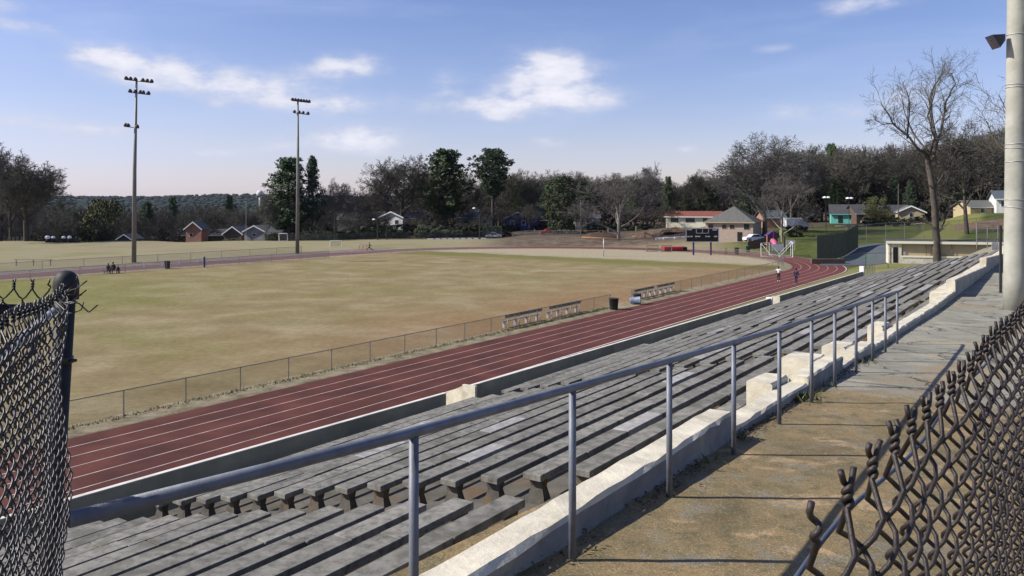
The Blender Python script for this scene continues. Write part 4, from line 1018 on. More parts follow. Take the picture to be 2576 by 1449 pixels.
# far hills, their woods
def hills():
    az = np.linspace(-1.6, 1.6, 260); rad = np.array([1500, 1900, 2300, 2600, 2900, 3400]); hh = [-28, -12, 10, 27, 31, 10]
    X = np.zeros((len(rad), len(az))); Y = X.copy(); Z = X.copy()
    for i, r in enumerate(rad):
        for j, a in enumerate(az):
            v = mnoise.fractal(Vector((a * 5, r * .001, 0)), .7, 2.2, 5) * 7
            X[i, j] = r * math.sin(a); Y[i, j] = r * math.cos(a); Z[i, j] = hh[i] + (v if 0 < i < 5 else 0)
    tag(link('hills', grid_mesh('hills', X, Y, Z, M['hill'])), 'low wooded hills along the horizon', kind='structure')
    mb = MB(); rr = random.Random(9)
    for i in range(8000):
        a = rr.uniform(-.75, .75); r = rr.uniform(1800, 2950); f = np.interp(r, rad, hh); v = mnoise.fractal(Vector((a * 5, r * .001, 0)), .7, 2.2, 5) * 7
        p = Vector((r * math.sin(a), r * math.cos(a), f + v)); s = rr.uniform(5, 12); h = rr.uniform(3, 8)
        n = 6; vs = [p + Vector((0, 0, h))]
        for lv, (kr, kz) in enumerate(((.6, .8), (1, .4), (.7, 0))):
            for k in range(n): b = 6.283 * k / n + lv; q = rr.uniform(.75, 1.2); vs.append(p + Vector((math.cos(b) * s * kr * q, math.sin(b) * s * kr * q, h * kz)))
        fs = [(0, 1 + k, 1 + (k + 1) % n) for k in range(n)]
        for lv in range(2):
            for k in range(n): k2 = (k + 1) % n; fs.append((1 + lv * n + k, 1 + lv * n + n + k, 1 + lv * n + n + k2, 1 + lv * n + k2))
        mb.add(vs, fs)
    tag(mb.build('far_woods', M['hill']), 'far wood covering the hills on the horizon', 'wood', kind='stuff')
    # valley woods between, 420 to 1500 m
    mb = MB()
    for i in range(2600):
        a = rr.uniform(-.62, .45); r = rr.uniform(430, 1500); x, y = r * math.sin(a), r * math.cos(a); p = Vector((x, y, H(x, y))); clump_leaves(mb, p + Vector((0, 0, rr.uniform(3, 11))), rr.uniform(4, 7), 22, 2.2, rr, .9)
    mk('valley', (.042, .042, .030), .35, .02, .95, kind='World')
    tag(mb.build('valley_woods', M['valley']), 'brown winter wood in the valley below the hills', 'wood', kind='stuff')
hills()

# ------------------------------------------------------------------ houses
def house(name, X, dep, w, d, hw, hr_, wall, roof, label, kind='gable', rz=0.0, wins=(), chim=None, cat='house', z=None, trim='white_paint', over=.5, door=None, ridge='x'):
    x = PX(X, dep); z = H(x, dep) if z is None else z
    root = empty(name, (x, dep, z), rz, label, cat)
    mb = MB(); mb.box(-w / 2, w / 2, 0, d, -1.5, hw)
    if kind == 'gable' and ridge == 'y':
        mb.prism([(-w / 2, 0, hw), (w / 2, 0, hw), (0, 0, hw + hr_)], (0, .002, 0), (0, d - .002, 0))
    elif kind == 'gable':
        mb.prism([(0, 0, hw), (0, d, hw), (0, d / 2, hw + hr_)], (-w / 2 + .002, 0, 0), (w / 2 - .002, 0, 0))
    wm = mb.build('wall', M[wall], root)
    o = over; t = .18; rb = MB()
    if kind == 'hip':
        e = (w - d) / 2 if w > d else 0; k = d / 2 if w > d else w / 2
        P = [(-w / 2 - o, -o, hw), (w / 2 + o, -o, hw), (w / 2 + o, d + o, hw), (-w / 2 - o, d + o, hw), (-e, d / 2, hw + hr_), (e, d / 2, hw + hr_)]
        if e < .05: rb.add(P[:5], [(0, 1, 4), (1, 2, 4), (2, 3, 4), (3, 0, 4), (3, 2, 1, 0)])
        else: rb.add(P, [(0, 1, 5, 4), (1, 2, 5), (2, 3, 4, 5), (3, 0, 4), (3, 2, 1, 0)])
    elif ridge == 'y':
        s = hr_ / (w / 2)
        for sg in (-1, 1):
            rb.prism([(0, 0, hw + hr_ + t), (sg * (w / 2 + o), 0, hw - s * o + t), (sg * (w / 2 + o), 0, hw - s * o), (0, 0, hw + hr_)], (0, -o, 0), (0, d + o, 0))
    else:
        s = hr_ / (d / 2)
        for sg in (-1, 1):
            rb.prism([(0, d / 2, hw + hr_ + t), (0, d / 2 + sg * (d / 2 + o), hw - s * o + t), (0, d / 2 + sg * (d / 2 + o), hw - s * o), (0, d / 2, hw + hr_)], (-w / 2 - o, 0, 0), (w / 2 + o, 0, 0))
    rf = rb.build('roof', M[roof], root)
    if kind == 'gable':
        fb = MB()
        if ridge == 'y':
            s = hr_ / (w / 2)
            for sg in (-1, 1): fb.prism([(0, 0, hw + hr_ + t + .02), (sg * (w / 2 + o), 0, hw - s * o + t + .02), (sg * (w / 2 + o), 0, hw - s * o - .12), (0, 0, hw + hr_ - .16)], (0, -o - .08, 0), (0, -o - .003, 0))
        else: fb.box(-w / 2 - o, w / 2 + o, -o - .08, -o - .003, hw - s * o - .12, hw - s * o + .1)
        fb.build('fascia', M[trim], rf)
    elif kind == 'hip': MB().box(-w / 2 - o, w / 2 + o, -o - .09, -o - .003, hw - .12, hw + .06).build('fascia', M[trim], rf)
    if chim: cx_, cy_, ch = chim; MB().box(cx_ - .4, cx_ + .4, cy_ - .4, cy_ + .4, hw, hw + hr_ + ch).build('chimney', M['orange_wall'], rf)
    for (wx, wz, ww, wh) in wins:
        q = MB().box(wx - ww / 2 - .09, wx + ww / 2 + .09, -.06, -.003, wz - .09, wz + wh + .09).build('window', M[trim], root)
        MB().box(wx - ww / 2, wx + ww / 2, -.085, -.063, wz, wz + wh).build('pane', M['glass'], q)
    if door:
        dx, dw, dh = door; q = MB().box(dx - dw / 2, dx + dw / 2, -.05, -.003, 0, dh).build('door', M['glass'], root)
        MB().tube([(dx + dw * .35, -.10, 1), (dx + dw * .35, -.05, 1)], .05, 6).build('handle', M['tin'], q)
    return root
# left, roofs just showing over the edge of the field
house('brick_cottage', 487, 244, 4.9, 4, 3.7, 1.9, 'orange_wall', 'roof_grey', 'orange brick gable end showing over the edge of the pale field', rz=-.14, ridge='y', z=ZY(604, 244) - .3, wins=((-.8, 1.4, .9, .9),))
house('long_house', 540, 262, 20, 9, 3.6, 1.6, 'brown_wall', 'roof_dark', 'long low dark roof between the two brick gables', z=-4.2)
house('brick_cottage', 586, 242, 5.6, 8, 1.9, 2.0, 'brown_wall', 'roof_grey', 'low brown gable with white verge boards over the edge of the field', rz=-.14, ridge='y', z=ZY(604, 242))
house('white_cottage', 640, 238, 6.2, 9, 2.4, 1.6, 'grey_wall', 'roof_grey', 'white trimmed gable beside the slim yellowish tree', rz=-.14, ridge='y', z=ZY(603, 238), wins=((0, 1.0, .8, .8),))
house('brick_cottage', 313, 230, 3.6, 7, .9, 1.2, 'brown_wall', 'roof_grey', 'tiny white edged gable tip beside the taller floodlight mast', ridge='y', z=ZY(609, 230))
house('dark_shed', 705, 226, 6.5, 5, 2.3, 1.0, 'brown_wall', 'roof_dark', 'dark shed with a shallow roof left of the shorter mast', z=ZY(606, 226))
# middle
house('white_house', 985, 236, 7.0, 9, 2.9, 1.5, 'white_wall', 'roof_dark', 'white gabled house half hidden by the great oak', rz=-.32, z=ZY(572, 236), wins=((1.6, 1.0, 1, 1.1), (-1.6, 1.0, 1, 1.1)), ridge='y')
house('dark_house', 905, 240, 13, 8, 2.6, 1.8, 'grey_wall', 'roof_dark', 'long dark roofed house behind the shrubs beside the oak', z=ZY(572, 240), wins=((-3, 1, 1.2, 1), (2, 1, 1.2, 1)))
house('red_house', 1050, 238, 4.2, 7, 2.8, 1.3, 'orange_wall', 'roof_dark', 'small red brick house just beside the tall green pine', z=ZY(572, 238), wins=((0, 1.3, 1, .9),))
house('tan_house', 1196, 236, 9.5, 8, 2.6, 2.2, 'tan_wall', 'roof_grey', 'tan house with a grey roof under the flat topped pine', z=ZY(570, 236), wins=((-2.6, .9, 1.2, 1.1), (2.4, .9, 1.2, 1.1)), kind='hip')
house('blue_house', 1304, 234, 7.4, 9, 3.3, 1.6, 'blue_wall', 'roof_dark', 'deep blue house with a white trimmed gable', rz=-.32, z=ZY(578, 234), ridge='y', wins=((-1.8, 1.4, 1, 1.2), (1.6, 1.4, 1, 1.2)), door=(0, 1.0, 2.1))
house('long_roofed_house', 1356, 242, 8, 9, 3.0, 2.4, 'brown_wall', 'roof_grey', 'grey roofed wing joined behind the blue house', z=ZY(578, 242))
house('grey_house', 1478, 232, 6.6, 8, 3.6, 1.4, 'grey_wall', 'roof_dark', 'pale grey house seen through the branches behind the goalposts', z=ZY(578, 232), wins=((-1.8, 1.2, .9, 1.5), (0, 1.2, .9, 1.5), (1.8, 1.2, .9, 1.5)), chim=(2.6, 2, .8))
house('ranch_house', 1742, 214, 13.6, 8, 2.55, 1.15, 'cream_wall', 'roof_red', 'cream ranch house with a dark red roof', rz=-.32, z=ZY(571, 214) + .2, wins=((-4.6, 1.0, 2.0, 1.1), (-.6, 1.0, 2.4, 1.1), (3.2, 1.0, 1.2, 1.1), (5.4, 1.0, 1, 1.1)))
house('brick_house', 1834, 174, 9.8, 13.0, 3.9, 3.4, 'brick', 'roof_grey', 'brick house with a steep hipped grey roof behind the scoreboard', kind='hip', z=ZY(605, 176), wins=((-1.0, 2.6, .9, .8), (.6, 2.6, .9, .8), (3.6, 2.5, 1.1, 1.1), (-3.8, 2.2, 1.0, 1.3)), door=(2.2, 1.0, 1.9), rz=-.42, trim='tan_wall')
house('blue_roofed_house', 1948, 214, 5.4, 7, 2.4, 1.5, 'orange_wall', 'roof_blue', 'low house with a blue grey roof behind the tallest bare tree', z=ZY(569, 214))
house('teal_house', 2132, 226, 8.4, 7, 2.7, 2.2, 'teal_wall', 'roof_dark', 'bright teal house with a dark roof', rz=-.32, z=ZY(561, 226), wins=((1.0, 1.0, .9, 1.2),), trim='teal_wall', door=(-1.8, 1.2, 2.0))
house('yellow_house', 2292, 216, 6.4, 9, 3.0, 1.5, 'tan_wall', 'roof_grey', 'pale yellow house with a gable facing the lawn', rz=-.32, z=ZY(562, 216), ridge='y', wins=((0, 1.7, .8, 1.0),))
house('long_house', 2225, 222, 15, 8, 2.7, 2.0, 'brown_wall', 'roof_dark', 'long dark roofed house joined behind the yellow gable', z=ZY(561, 222), wins=((-1, 1, 1, 1.1), (2, 1, 1.4, 1.1)))
house('white_house', 2548, 200, 7, 8, 3.0, 1.8, 'white_wall', 'roof_blue', 'white house high on the rise beside the concrete pole', rz=-.32, z=ZY(530, 200), wins=((-2, 1.1, 1.0, 1.2),))
house('tan_cottage', 2472, 204, 6, 8, 2.5, 1.4, 'tan_wall', 'roof_grey', 'tan cottage between trees on the rise below the white house', z=ZY(545, 204), wins=((0, 1, 1, 1),))

# ------------------------------------------------------------------ dugout
dz = ZY(657, 112)
dg = empty('dugout', (PX(2236, 112), 112, dz), math.radians(-17), 'long cream baseball dugout with a flat roof behind the big bare tree', 'dugout')
wd = 14.0
MB().box(1.606, wd, .55, .7, -.3, 2.35).build('back_wall', M['tan_wall'], dg)
MB().box(-.05, .12, .1, 2.4, -.3, 2.4).build('side_wall', M['cream_conc'], dg)
MB().box(.123, 1.6, .2, .35, -.3, 2.35).build('front_pier', M['cream_conc'], dg)
MB().box(1.603, wd, .2, .35, -.3, .55).build('lower_wall', M['cream_conc'], dg)
MB().box(1.606, wd, .12, .45, .552, .78).build('ledge', M['cream_wall'], dg)
MB().box(.55, 1.15, .17, .197, -.2, 1.9).build('doorway', M['black_face'], dg)
for xx in (4.6, 7.7, 10.8): MB().box(xx, xx + .07, .25, .32, .78, 2.34).build('post', M['pole_wood'], dg)
rb = MB(); rb.prism([(-.35, .02, 2.42), (-.35, .02, 2.72), (-.35, 2.6, 2.95), (-.35, 2.6, 2.65)], (0, 0, 0), (wd + .5, 0, 0)); rf = rb.build('roof', M['roof_dark'], dg)
MB().box(-.36, wd + .16, -.05, .017, 2.40, 2.74).build('fascia', M['cream_wall'], rf)
tag(MB().box(0, .95, 0, .03, 0, 1.05).build('white_board', M['white_paint']), 'square white board leaning against the dugout wall', 'board').location = (PX(2276, 111.5), 111.9, dz + .25)
# grey gate cluster at the top end of the stand
gz = WL(84)
gt = empty('metal_gate', (PX(2484, 71), 71, gz + .0), .3, 'grey metal gate frame closing the far end of the walkway', 'gate')
for xx in (-1.15, 0, 1.15): MB().tube([(xx, 0, -.6), (xx, 0, 1.65)], .04, 8).build('gate_post', M['fence_grey'], gt)
for zz in (.2, 1.6): MB().tube([(-1.15, 0, zz), (1.15, 0, zz)], .03, 6).build('gate_rail', M['fence_grey'], gt)
mb = MB(); mb.face([(-1.13, .0, .2), (1.13, 0, .2), (1.13, 0, 1.6), (-1.13, 0, 1.6)]); me = mb.mesh('wire_mesh', M['link']); uvl = me.uv_layers.new(name='UVMap'); uvl.data.foreach_set('uv', [0, 0, 2.3, 0, 2.3, 1.4, 0, 1.4]); link('wire_mesh', me, gt)
sg = MB(); sg.box(-.28, .28, -.03, 0, -.3, .35); tag(sg.build('notice_sign', M['tin']), 'small pale sign fixed beside the grey metal gate', 'sign').location = (PX(2503, 70.6), 70.6, ZY(620, 70.6))
tp = MB().tube([(0, 0, -.2), (0, 0, 2.3)], .045, 8).build('fence_post', M['black_cap']); tag(tp, 'thin dark post just beside the concrete light pole', 'post'); qq = SD(1.7, 30.0); tp.location = (PX(2517, 28.2), 28.2, WL(31))

# ------------------------------------------------------------------ scoreboard
sb = empty('scoreboard', (PX(1767, 149.6), 149.6, 0), 0, 'black electronic scoreboard with white lettering on two blue posts', 'scoreboard')
k = 149.6 / F; bw = 83 * k / 2; z0, z1 = ZY(609, 149.6), ZY(574, 149.6)
MB().bbox(-bw, bw, 0, .35, z0, z1, .02).build('board', M['black_face'], sb)
fb = MB(); fr = .11
fb.box(-bw - .02, bw + .02, -.05, -.003, z0 - .02, z0 + fr); fb.box(-bw - .02, bw + .02, -.05, -.003, z1 - fr, z1 + .02); fb.box(-bw - .02, -bw + fr, -.048, -.004, z0 + fr, z1 - fr); fb.box(bw - fr, bw + .02, -.048, -.004, z0 + fr, z1 - fr)
fb.build('frame', M['tin'], sb)
cb = MB(); x0, x1, za, zb = -1.15, 1.15, z1 - .95, z1 - .14
for a in ((x0, x1, za, za + .09), (x0, x0 + .09, za, zb), (x1 - .09, x1, za, zb), (-.04, .04, za + .09, zb)): cb.box(a[0], a[1], -.06, -.008, a[2], a[3])
cb.build('clock_frame', M['tin'], sb)
for px_ in (-22, 22):
    MB().tube([(px_ * k, .18, -.3), (px_ * k, .18, z0 + (.6 if px_ < 0 else .0))], .15, 12).build('post', M['blue_paint'] if px_ < 0 else M['purple_paint'], sb, True)
def text(body, size, loc, mat, parent, rot=(math.pi / 2, 0, 0)):
    cu = bpy.data.curves.new('lettering', 'FONT'); cu.body = body; cu.size = size; cu.align_x = 'CENTER'; cu.align_y = 'CENTER'; cu.extrude = .01; cu.offset = .012; cu.materials.append(mat)
    t_ = bpy.data.objects.new('lettering_curve', cu); COL.objects.link(t_); bpy.context.view_layer.update()
    me = bpy.data.meshes.new_from_object(t_.evaluated_get(bpy.context.evaluated_depsgraph_get())); bpy.data.objects.remove(t_)
    if not me.materials: me.materials.append(mat)
    o = link('lettering', me, parent); o.location = loc; o.rotation_euler = rot; return o
zl = z0 + (z1 - z0) * .40
for s_, x_ in (('BALL ON', -2.35), ('DOWN', -.85), ('TO GO', .95), ('QTR', 2.4)): text(s_, .27, (x_, -.02, zl), M['white_paint'], sb)
text('HOME', .30, (-2.35, -.02, z1 - .26), M['white_paint'], sb); text('GUEST', .30, (2.25, -.02, z1 - .30), M['white_paint'], sb)

# ------------------------------------------------------------------ goalposts, soccer goals, hurdles, benches, bins
gp = empty('goalpost', (PX(1518.6, 146), 146, 0), 0, 'tall football goalpost with a rusty orange crossbar', 'goalpost'); k = 146 / F; zc = ZY(598, 146)
MB().tube([(0, .0, -.2), (0, 0, zc)], .08, 10).build('centre_post', M['tin'], gp, True)
MB().tube([(-57 * k, 0, zc + .1), (40 * k, 0, zc - .12)], .075, 10).build('crossbar', M['orange_paint'], gp, True)
for s_ in (-57, 40): MB().tube([(s_ * k, 0, zc), (s_ * k, 0, ZY(508 if s_ < 0 else 512, 146))], .05, 8).build('upright', M['bark_grey'], gp, True)
def soccer_goal(X, dep, w, h, rz, label, d=1.6, mat='white_paint', z=None):
    x = PX(X, dep); g = empty('soccer_goal', (x, dep, H(x, dep) if z is None else z), rz, label, 'soccer goal', None)
    for s_ in (-1, 1): MB().tube([(s_ * w / 2, 0, 0), (s_ * w / 2, 0, h)], .055, 8).build('goal_post', M[mat], g)
    MB().tube([(-w / 2, 0, h), (w / 2, 0, h)], .055, 8).build('crossbar', M[mat], g)
    for s_ in (-1, 1): MB().tube([(s_ * w / 2, 0, h), (s_ * w / 2, d, .05), (s_ * w / 2, 0, .05)], .04, 6).build('side_stay', M[mat], g)
    MB().tube([(-w / 2, d, .05), (w / 2, d, .05)], .04, 6).build('ground_bar', M[mat], g)
    mb = MB(); mb.face([(-w / 2, .02, h), (w / 2, .02, h), (w / 2, d, .06), (-w / 2, d, .06)]); me = mb.mesh('net', M['link']); uvl = me.uv_layers.new(name='UVMap'); uvl.data.foreach_set('uv', [0, 0, w * .6, 0, w * .6, h * .6, 0, h * .6]); link('net', me, g)
    return g
soccer_goal(1925, 148, 4.6, 2.3, math.radians(235), 'white soccer goal nearer the scoreboard, beside the bend', 2.0)
soccer_goal(1992, 146, 5.0, 2.5, math.radians(75), 'white soccer goal farther from the scoreboard, with a tall back stay', 2.2)
soccer_goal(712, 203, 2.0, 1.9, .1, 'small white goal on the pale field near the shorter mast', 1.0)
soccer_goal(845, 176, 2.4, 1.35, .2, 'thin pale goal frame beside the far straight', .8)
soccer_goal(1677, 159, 2.0, 1.3, .0, 'small grey goal frame inside the bend left of the scoreboard', .8, 'fence_grey')
soccer_goal(1641, 160, 2.2, 1.3, .0, 'small grey goal frame inside the bend farthest from the scoreboard', .8, 'fence_grey')
def hurdle(X, dep, mat, label):
    g = empty('hurdle', (PX(X, dep), dep, .015), 1.0, label, 'hurdle', None)
    for s_ in (-1, 1): MB().tube([(s_ * .6, -.6, .03), (s_ * .6, 0, .03), (s_ * .6, 0, 1.0)], .04, 6).build('leg', M[mat], g)
    MB().box(-.62, .62, -.03, .03, .98, 1.12).build('cross_bar', M['white_paint'], g)
hurdle(909, 168, 'red_mat', 'red legged hurdle beside the runner, far straight'); hurdle(916, 167, 'pink', 'pinkish hurdle close to the runner')
def bench(name, loc, L, rz, label, h=.45, back=False, mat='bench_wood', legs=3, group=None):
    g = empty(name, loc, rz, label, 'bench', group)
    MB().bbox(-L / 2, L / 2, -.15, .15, h - .05, h, .005).build('seat', M[mat], g)
    for i in range(legs):
        x = lerp(-L / 2 + .3, L / 2 - .3, i / (legs - 1)); MB().box(x - .05, x + .05, -.1, .1, -.02, h - .053).build('leg', M['tin'], g)
    if back:
        MB().bbox(-L / 2, L / 2, .30, .34, h + .25, h + .5, .005).build('backrest', M[mat], g)
        for i in range(legs):
            x = lerp(-L / 2 + .3, L / 2 - .3, i / (legs - 1)); MB().box(x - .03, x + .03, .345, .39, -.02, h + .5).build('back_support', M['tin'], g)
    return g
b1 = SD(DCn - 34.9, 38.0); 
bench('team_bench', SD(DCn - RF + 1.2, 53.5, .01), 5.2, RZ + math.pi, 'long aluminium bench behind the fence, farther from the bin', .5, True, 'bench_wood', 4)
bench('team_bench', SD(DCn - RF + 1.2, 59.8, .01), 5.2, RZ + math.pi, 'long aluminium bench behind the fence, closer to the bin', .5, True, 'bench_wood', 4)
bench('team_bench', SD(DCn - RF + 1.2, 75.2, .01), 4.6, RZ + math.pi, 'long aluminium bench past the gap, closer to the fallen barrel', .5, True, 'bench_wood', 4)
bench('team_bench', SD(DCn - RF + 1.2, 80.4, .01), 4.6, RZ + math.pi, 'long aluminium bench past the gap, farthest along the fence', .5, True, 'bench_wood', 4)
bench('picnic_bench', (PX(84, 124), 124, .01), 5.8, -.02, 'long dark bench table on thin legs across the field at the frame edge', .95, False, 'pole_wood', 3)
def bin_(loc, mat, label, r=.32, h=1.0, tilt=0):
    g = empty('trash_bin', loc, 0, label, 'trash bin'); g.rotation_euler = (0, tilt, 0)
    MB().lathe([(r * .82, 0), (r * .86, .04), (r, h * .92), (r * 1.06, h * .93), (r * 1.06, h), (r * .95, h), (r * .9, h * .5)], 16).build('bin_body', M[mat], g, True)
    for a in (0, math.pi): q = MB().tube([(r * 1.0, -.08, h * .8), (r * 1.1, 0, h * .8), (r * 1.0, .08, h * .8)], .02, 6).build('handle', M['tin'], g); q.rotation_euler = (0, 0, a)
    return g
def on_ground(X, Y, z=0.02):
    dep = (CAMZ) * F / (Y - HZ); return Vector((PX(X, dep), dep, z))
bin_(on_ground(1544, 779), 'bin_dark', 'upright black bin in the gap of the field fence', .42, 1.0)
bin_(on_ground(1603, 765), 'bin_dark', 'black bin standing behind the fallen blue grey barrel', .36, .95)
g_ = bin_(on_ground(1585, 766) + Vector((0, 0, .33)), 'bin_blue', 'blue grey barrel lying on its side by the track', .34, .95, math.radians(86))
bin_(on_ground(421, 676), 'bin_dark', 'dark bin by the far straight between the mast and the seated figures', .40, 1.1)
bl = MB().tube([(0, 0, -.1), (0, 0, 1.5)], .14, 10).build('padded_post', M['blue_wall']); bl.location = on_ground(514, 672); tag(bl, 'short thick blue padded post beside the far straight', 'post')
# starting markers: small white stakes along the far fence
for i, X in enumerate((362, 408, 451, 497)):
    q = MB().box(-.06, .06, -.04, .04, 0, .9).build('marker_stake', M['white_paint']); dep = 120.5 + i * 3.2; q.location = (PX(X, dep), dep, .01); tag(q, 'short white stake beside the far fence', 'stake', 'white stakes by the far fence')
# tackling sled at the edge of the pale field
sl_ = empty('tackling_sled', (PX(146, 196), 196, .05), 0, 'black tackling sled with white topped pads near the big bare tree', 'tackling sled')
for X, r in ((120, .62), (134, .45), (160, .45), (175, .5)):
    q = MB().tube([(0, 0, .1), (0, .1, 1.0)], [.5, .42], 10).build('pad', M['cloth_black'], sl_, True); q.location = (PX(X, 196) - PX(146, 196), 0, 0)
    h = MB().lathe([(.02, -r * .8), (r * .7, -r * .5), (r, 0), (r * .75, r * .55), (.05, r * .8)], 12).build('pad_cover', M['cloth_white'], q, True); h.location = (0, 0, 1.25)
MB().tube([(-3, 0, .15), (7, .6, .2)], .12, 6).build('sled_runner', M['cloth_black'], sl_)
for i, X in enumerate((24, 34, 44, 56)):
    q = MB().box(-.35, .35, -.1, .1, 0, 1.4).build('picket_panel', M['pole_wood']); q.location = (PX(X, 212), 212, H(PX(X, 212), 212)); tag(q, 'dark picket panel beside the trunk of the big spreading tree', 'fence', 'picket panels by the big tree')

# ------------------------------------------------------------------ people
def skin_obj(name, verts, edges, rads, mat, parent, sub=2, root=0):
    me = bpy.data.meshes.new(name); me.from_pydata([tuple(v) for v in verts], edges, []); me.materials.append(mat)
    o = link(name, me, parent); md = o.modifiers.new('skin', 'SKIN'); md.use_smooth_shade = True
    for i, r in enumerate(rads): me.skin_vertices[0].data[i].radius = (r, r) if not hasattr(r, '__len__') else r
    me.skin_vertices[0].data[root].use_root = True
    s = o.modifiers.new('sub', 'SUBSURF'); s.levels = sub; s.render_levels = sub; return o
def person(loc, rz, label, shirt, trousers, pose='walk', h=1.78, swing=.25, long_coat=False):
    root = empty('person', loc, rz, label, 'person'); s = h / 1.78; root.scale = (s, s, s)
    P = {}
    hz_ = .93
    P['pel'] = (0, 0, hz_); P['chest'] = (0, .01, 1.28); P['neck'] = (0, 0, 1.50); P['head'] = (0, -.015, 1.60); P['crown'] = (0, 0, 1.74)
    for sg, nm in ((-1, 'l'), (1, 'r')):
        f = swing * sg
        if pose == 'sit':
            P['hip' + nm] = (sg * .10, 0, .52); P['kn' + nm] = (sg * .13, -.45, .52); P['an' + nm] = (sg * .13, -.48, .08); P['toe' + nm] = (sg * .14, -.62, .04)
        else:
            P['hip' + nm] = (sg * .09, 0, hz_ - .04); P['kn' + nm] = (sg * .10, -f * .9 - .03, .50 + (.04 if pose == 'run' else 0)); P['an' + nm] = (sg * .10, -f * 1.3 + (.22 if pose == 'run' and f < 0 else .02), .09 + (.22 if pose == 'run' and f < 0 else 0)); P['toe' + nm] = (sg * .11, P['an' + nm][1] - .14, P['an' + nm][2] - .04)
        P['sh' + nm] = (sg * .17, 0, 1.42); P['el' + nm] = (sg * .24, f * .7 + .02, 1.14)
        P['wr' + nm] = (sg * .26, f * 1.0 - .10, .92) if pose != 'elbows' else (sg * .15, -.22, 1.16)
        if pose == 'elbows': P['el' + nm] = (sg * .38, .05, 1.20)
        if pose == 'run': P['el' + nm] = (sg * .25, f * 1.0 + .05, 1.17); P['wr' + nm] = (sg * .20, f * .8 - .20, 1.20)
        if pose == 'sit': P['wr' + nm] = (sg * .15, -.36, .95)
    if pose == 'sit':
        for k_ in ('pel', 'chest', 'neck', 'head', 'crown', 'shl', 'shr', 'ell', 'elr', 'wrl', 'wrr'): x, y, z = P[k_]; P[k_] = (x, y - max(0, (z - .9)) * .18, z - .40)
    for nm, sg in (('l', -1), ('r', 1)):
        w = Vector(P['wr' + nm]); P['palm' + nm] = tuple(w + Vector((0, -.03, -.07)))
        for i in range(4): P['f%d%s' % (i, nm)] = tuple(w + Vector((0, -.055 + .022 * i, -.155 + (.012 if i in (0, 3) else 0))))
        P['th' + nm] = tuple(w + Vector((-sg * .03, -.07, -.10)))
    ks = list(P); ix = {k_: i for i, k_ in enumerate(ks)}
    E_ = [('pel', 'chest'), ('chest', 'neck'), ('neck', 'head'), ('head', 'crown')]
    rad = {'pel': (.13, .10), 'chest': (.15, .11), 'neck': .055, 'head': (.075, .09), 'crown': .07}
    for nm in 'lr':
        E_ += [('pel', 'hip' + nm), ('hip' + nm, 'kn' + nm), ('kn' + nm, 'an' + nm), ('an' + nm, 'toe' + nm), ('chest', 'sh' + nm), ('sh' + nm, 'el' + nm), ('el' + nm, 'wr' + nm), ('wr' + nm, 'palm' + nm), ('palm' + nm, 'th' + nm)] + [('palm' + nm, 'f%d%s' % (i, nm)) for i in range(4)]
        rad.update({'hip' + nm: .085, 'kn' + nm: .058, 'an' + nm: .04, 'toe' + nm: .035, 'sh' + nm: .055, 'el' + nm: .042, 'wr' + nm: .028, 'palm' + nm: .03, 'th' + nm: .009})
        rad.update({'f%d%s' % (i, nm): .008 for i in range(4)})
    skin_obj('body', [P[k_] for k_ in ks], [(ix[a], ix[b]) for a, b in E_], [rad[k_] for k_ in ks], M['skin'], root, 1)
    up = Vector(P['chest']) + (Vector(P['neck']) - Vector(P['chest'])) * .75
    V = [P['pel'], P['chest'], up, P['shl'], P['shr'], Vector(P['shl']).lerp(Vector(P['ell']), .85), Vector(P['shr']).lerp(Vector(P['elr']), .85)] 
    if long_coat: V[5], V[6] = Vector(P['ell']).lerp(Vector(P['wrl']), .9), Vector(P['elr']).lerp(Vector(P['wrr']), .9)
    Ed = [(0, 1), (1, 2), (1, 3), (1, 4), (3, 5), (4, 6)]; Rr = [(.155, .125), (.175, .13), .07, .075, .075, .06, .06]
    if long_coat: V += [P['ell'], P['elr']]; Ed = [(0, 1), (1, 2), (1, 3), (1, 4), (3, 7), (7, 5), (4, 8), (8, 6)]; Rr += [.058, .058]
    skin_obj('shirt', V, Ed, Rr, M[shirt], root, 1)
    V = [Vector(P['pel']) + Vector((0, 0, .06)), P['hipl'], P['knl'], P['anl'], P['hipr'], P['knr'], P['anr']]
    skin_obj('trousers', V, [(0, 1), (1, 2), (2, 3), (0, 4), (4, 5), (5, 6)], [(.15, .12), .10, .072, .055, .10, .072, .055], M[trousers], root, 1)
    for nm in 'lr':
        a, t_ = Vector(P['an' + nm]), Vector(P['toe' + nm]); MB().tube([a + Vector((0, .05, -.035)), t_.lerp(a, .4) + Vector((0, 0, -.01)), t_ + Vector((0, -.02, 0))], [.045, .055, .04], 8).build('shoe', M['cloth_white' if not long_coat else 'cloth_grey'], root, True)
    hp = Vector(P['crown']); MB().lathe([(.088, -.10), (.100, -.04), (.090, .03), (.055, .075), (.01, .09)], 14, hp + Vector((0, .018, -.02))).build('hair', M['hair'], root, True)
    return root
person(on_ground(1959, 708, .02), math.radians(165), 'person in a white shirt and black trousers with elbows out on the track', 'cloth_white', 'cloth_black', 'elbows', 1.78, .10)
person(on_ground(2003, 714, .02), math.radians(150), 'person in long navy clothes walking near the outer lanes of the track', 'cloth_navy', 'cloth_navy', 'walk', 1.78, .16, True)
person(on_ground(929, 633.5, .02), math.radians(-75), 'runner in dark shorts mid stride on the far straight', 'cloth_grey', 'cloth_black', 'run', 1.8, .42)
ps = on_ground(281, 688, .02)
bs = bench('field_bench', ps + Vector((0, .02, 0)), 2.6, 0, 'short dark bench under the seated figures across the field', .42, False, 'pole_wood', 2)
person(ps + Vector((-.45, .05, .0)), math.radians(20), 'seated figure in black bent forward, nearer the frame edge', 'cloth_black', 'cloth_black', 'sit', 1.72, .1, True)
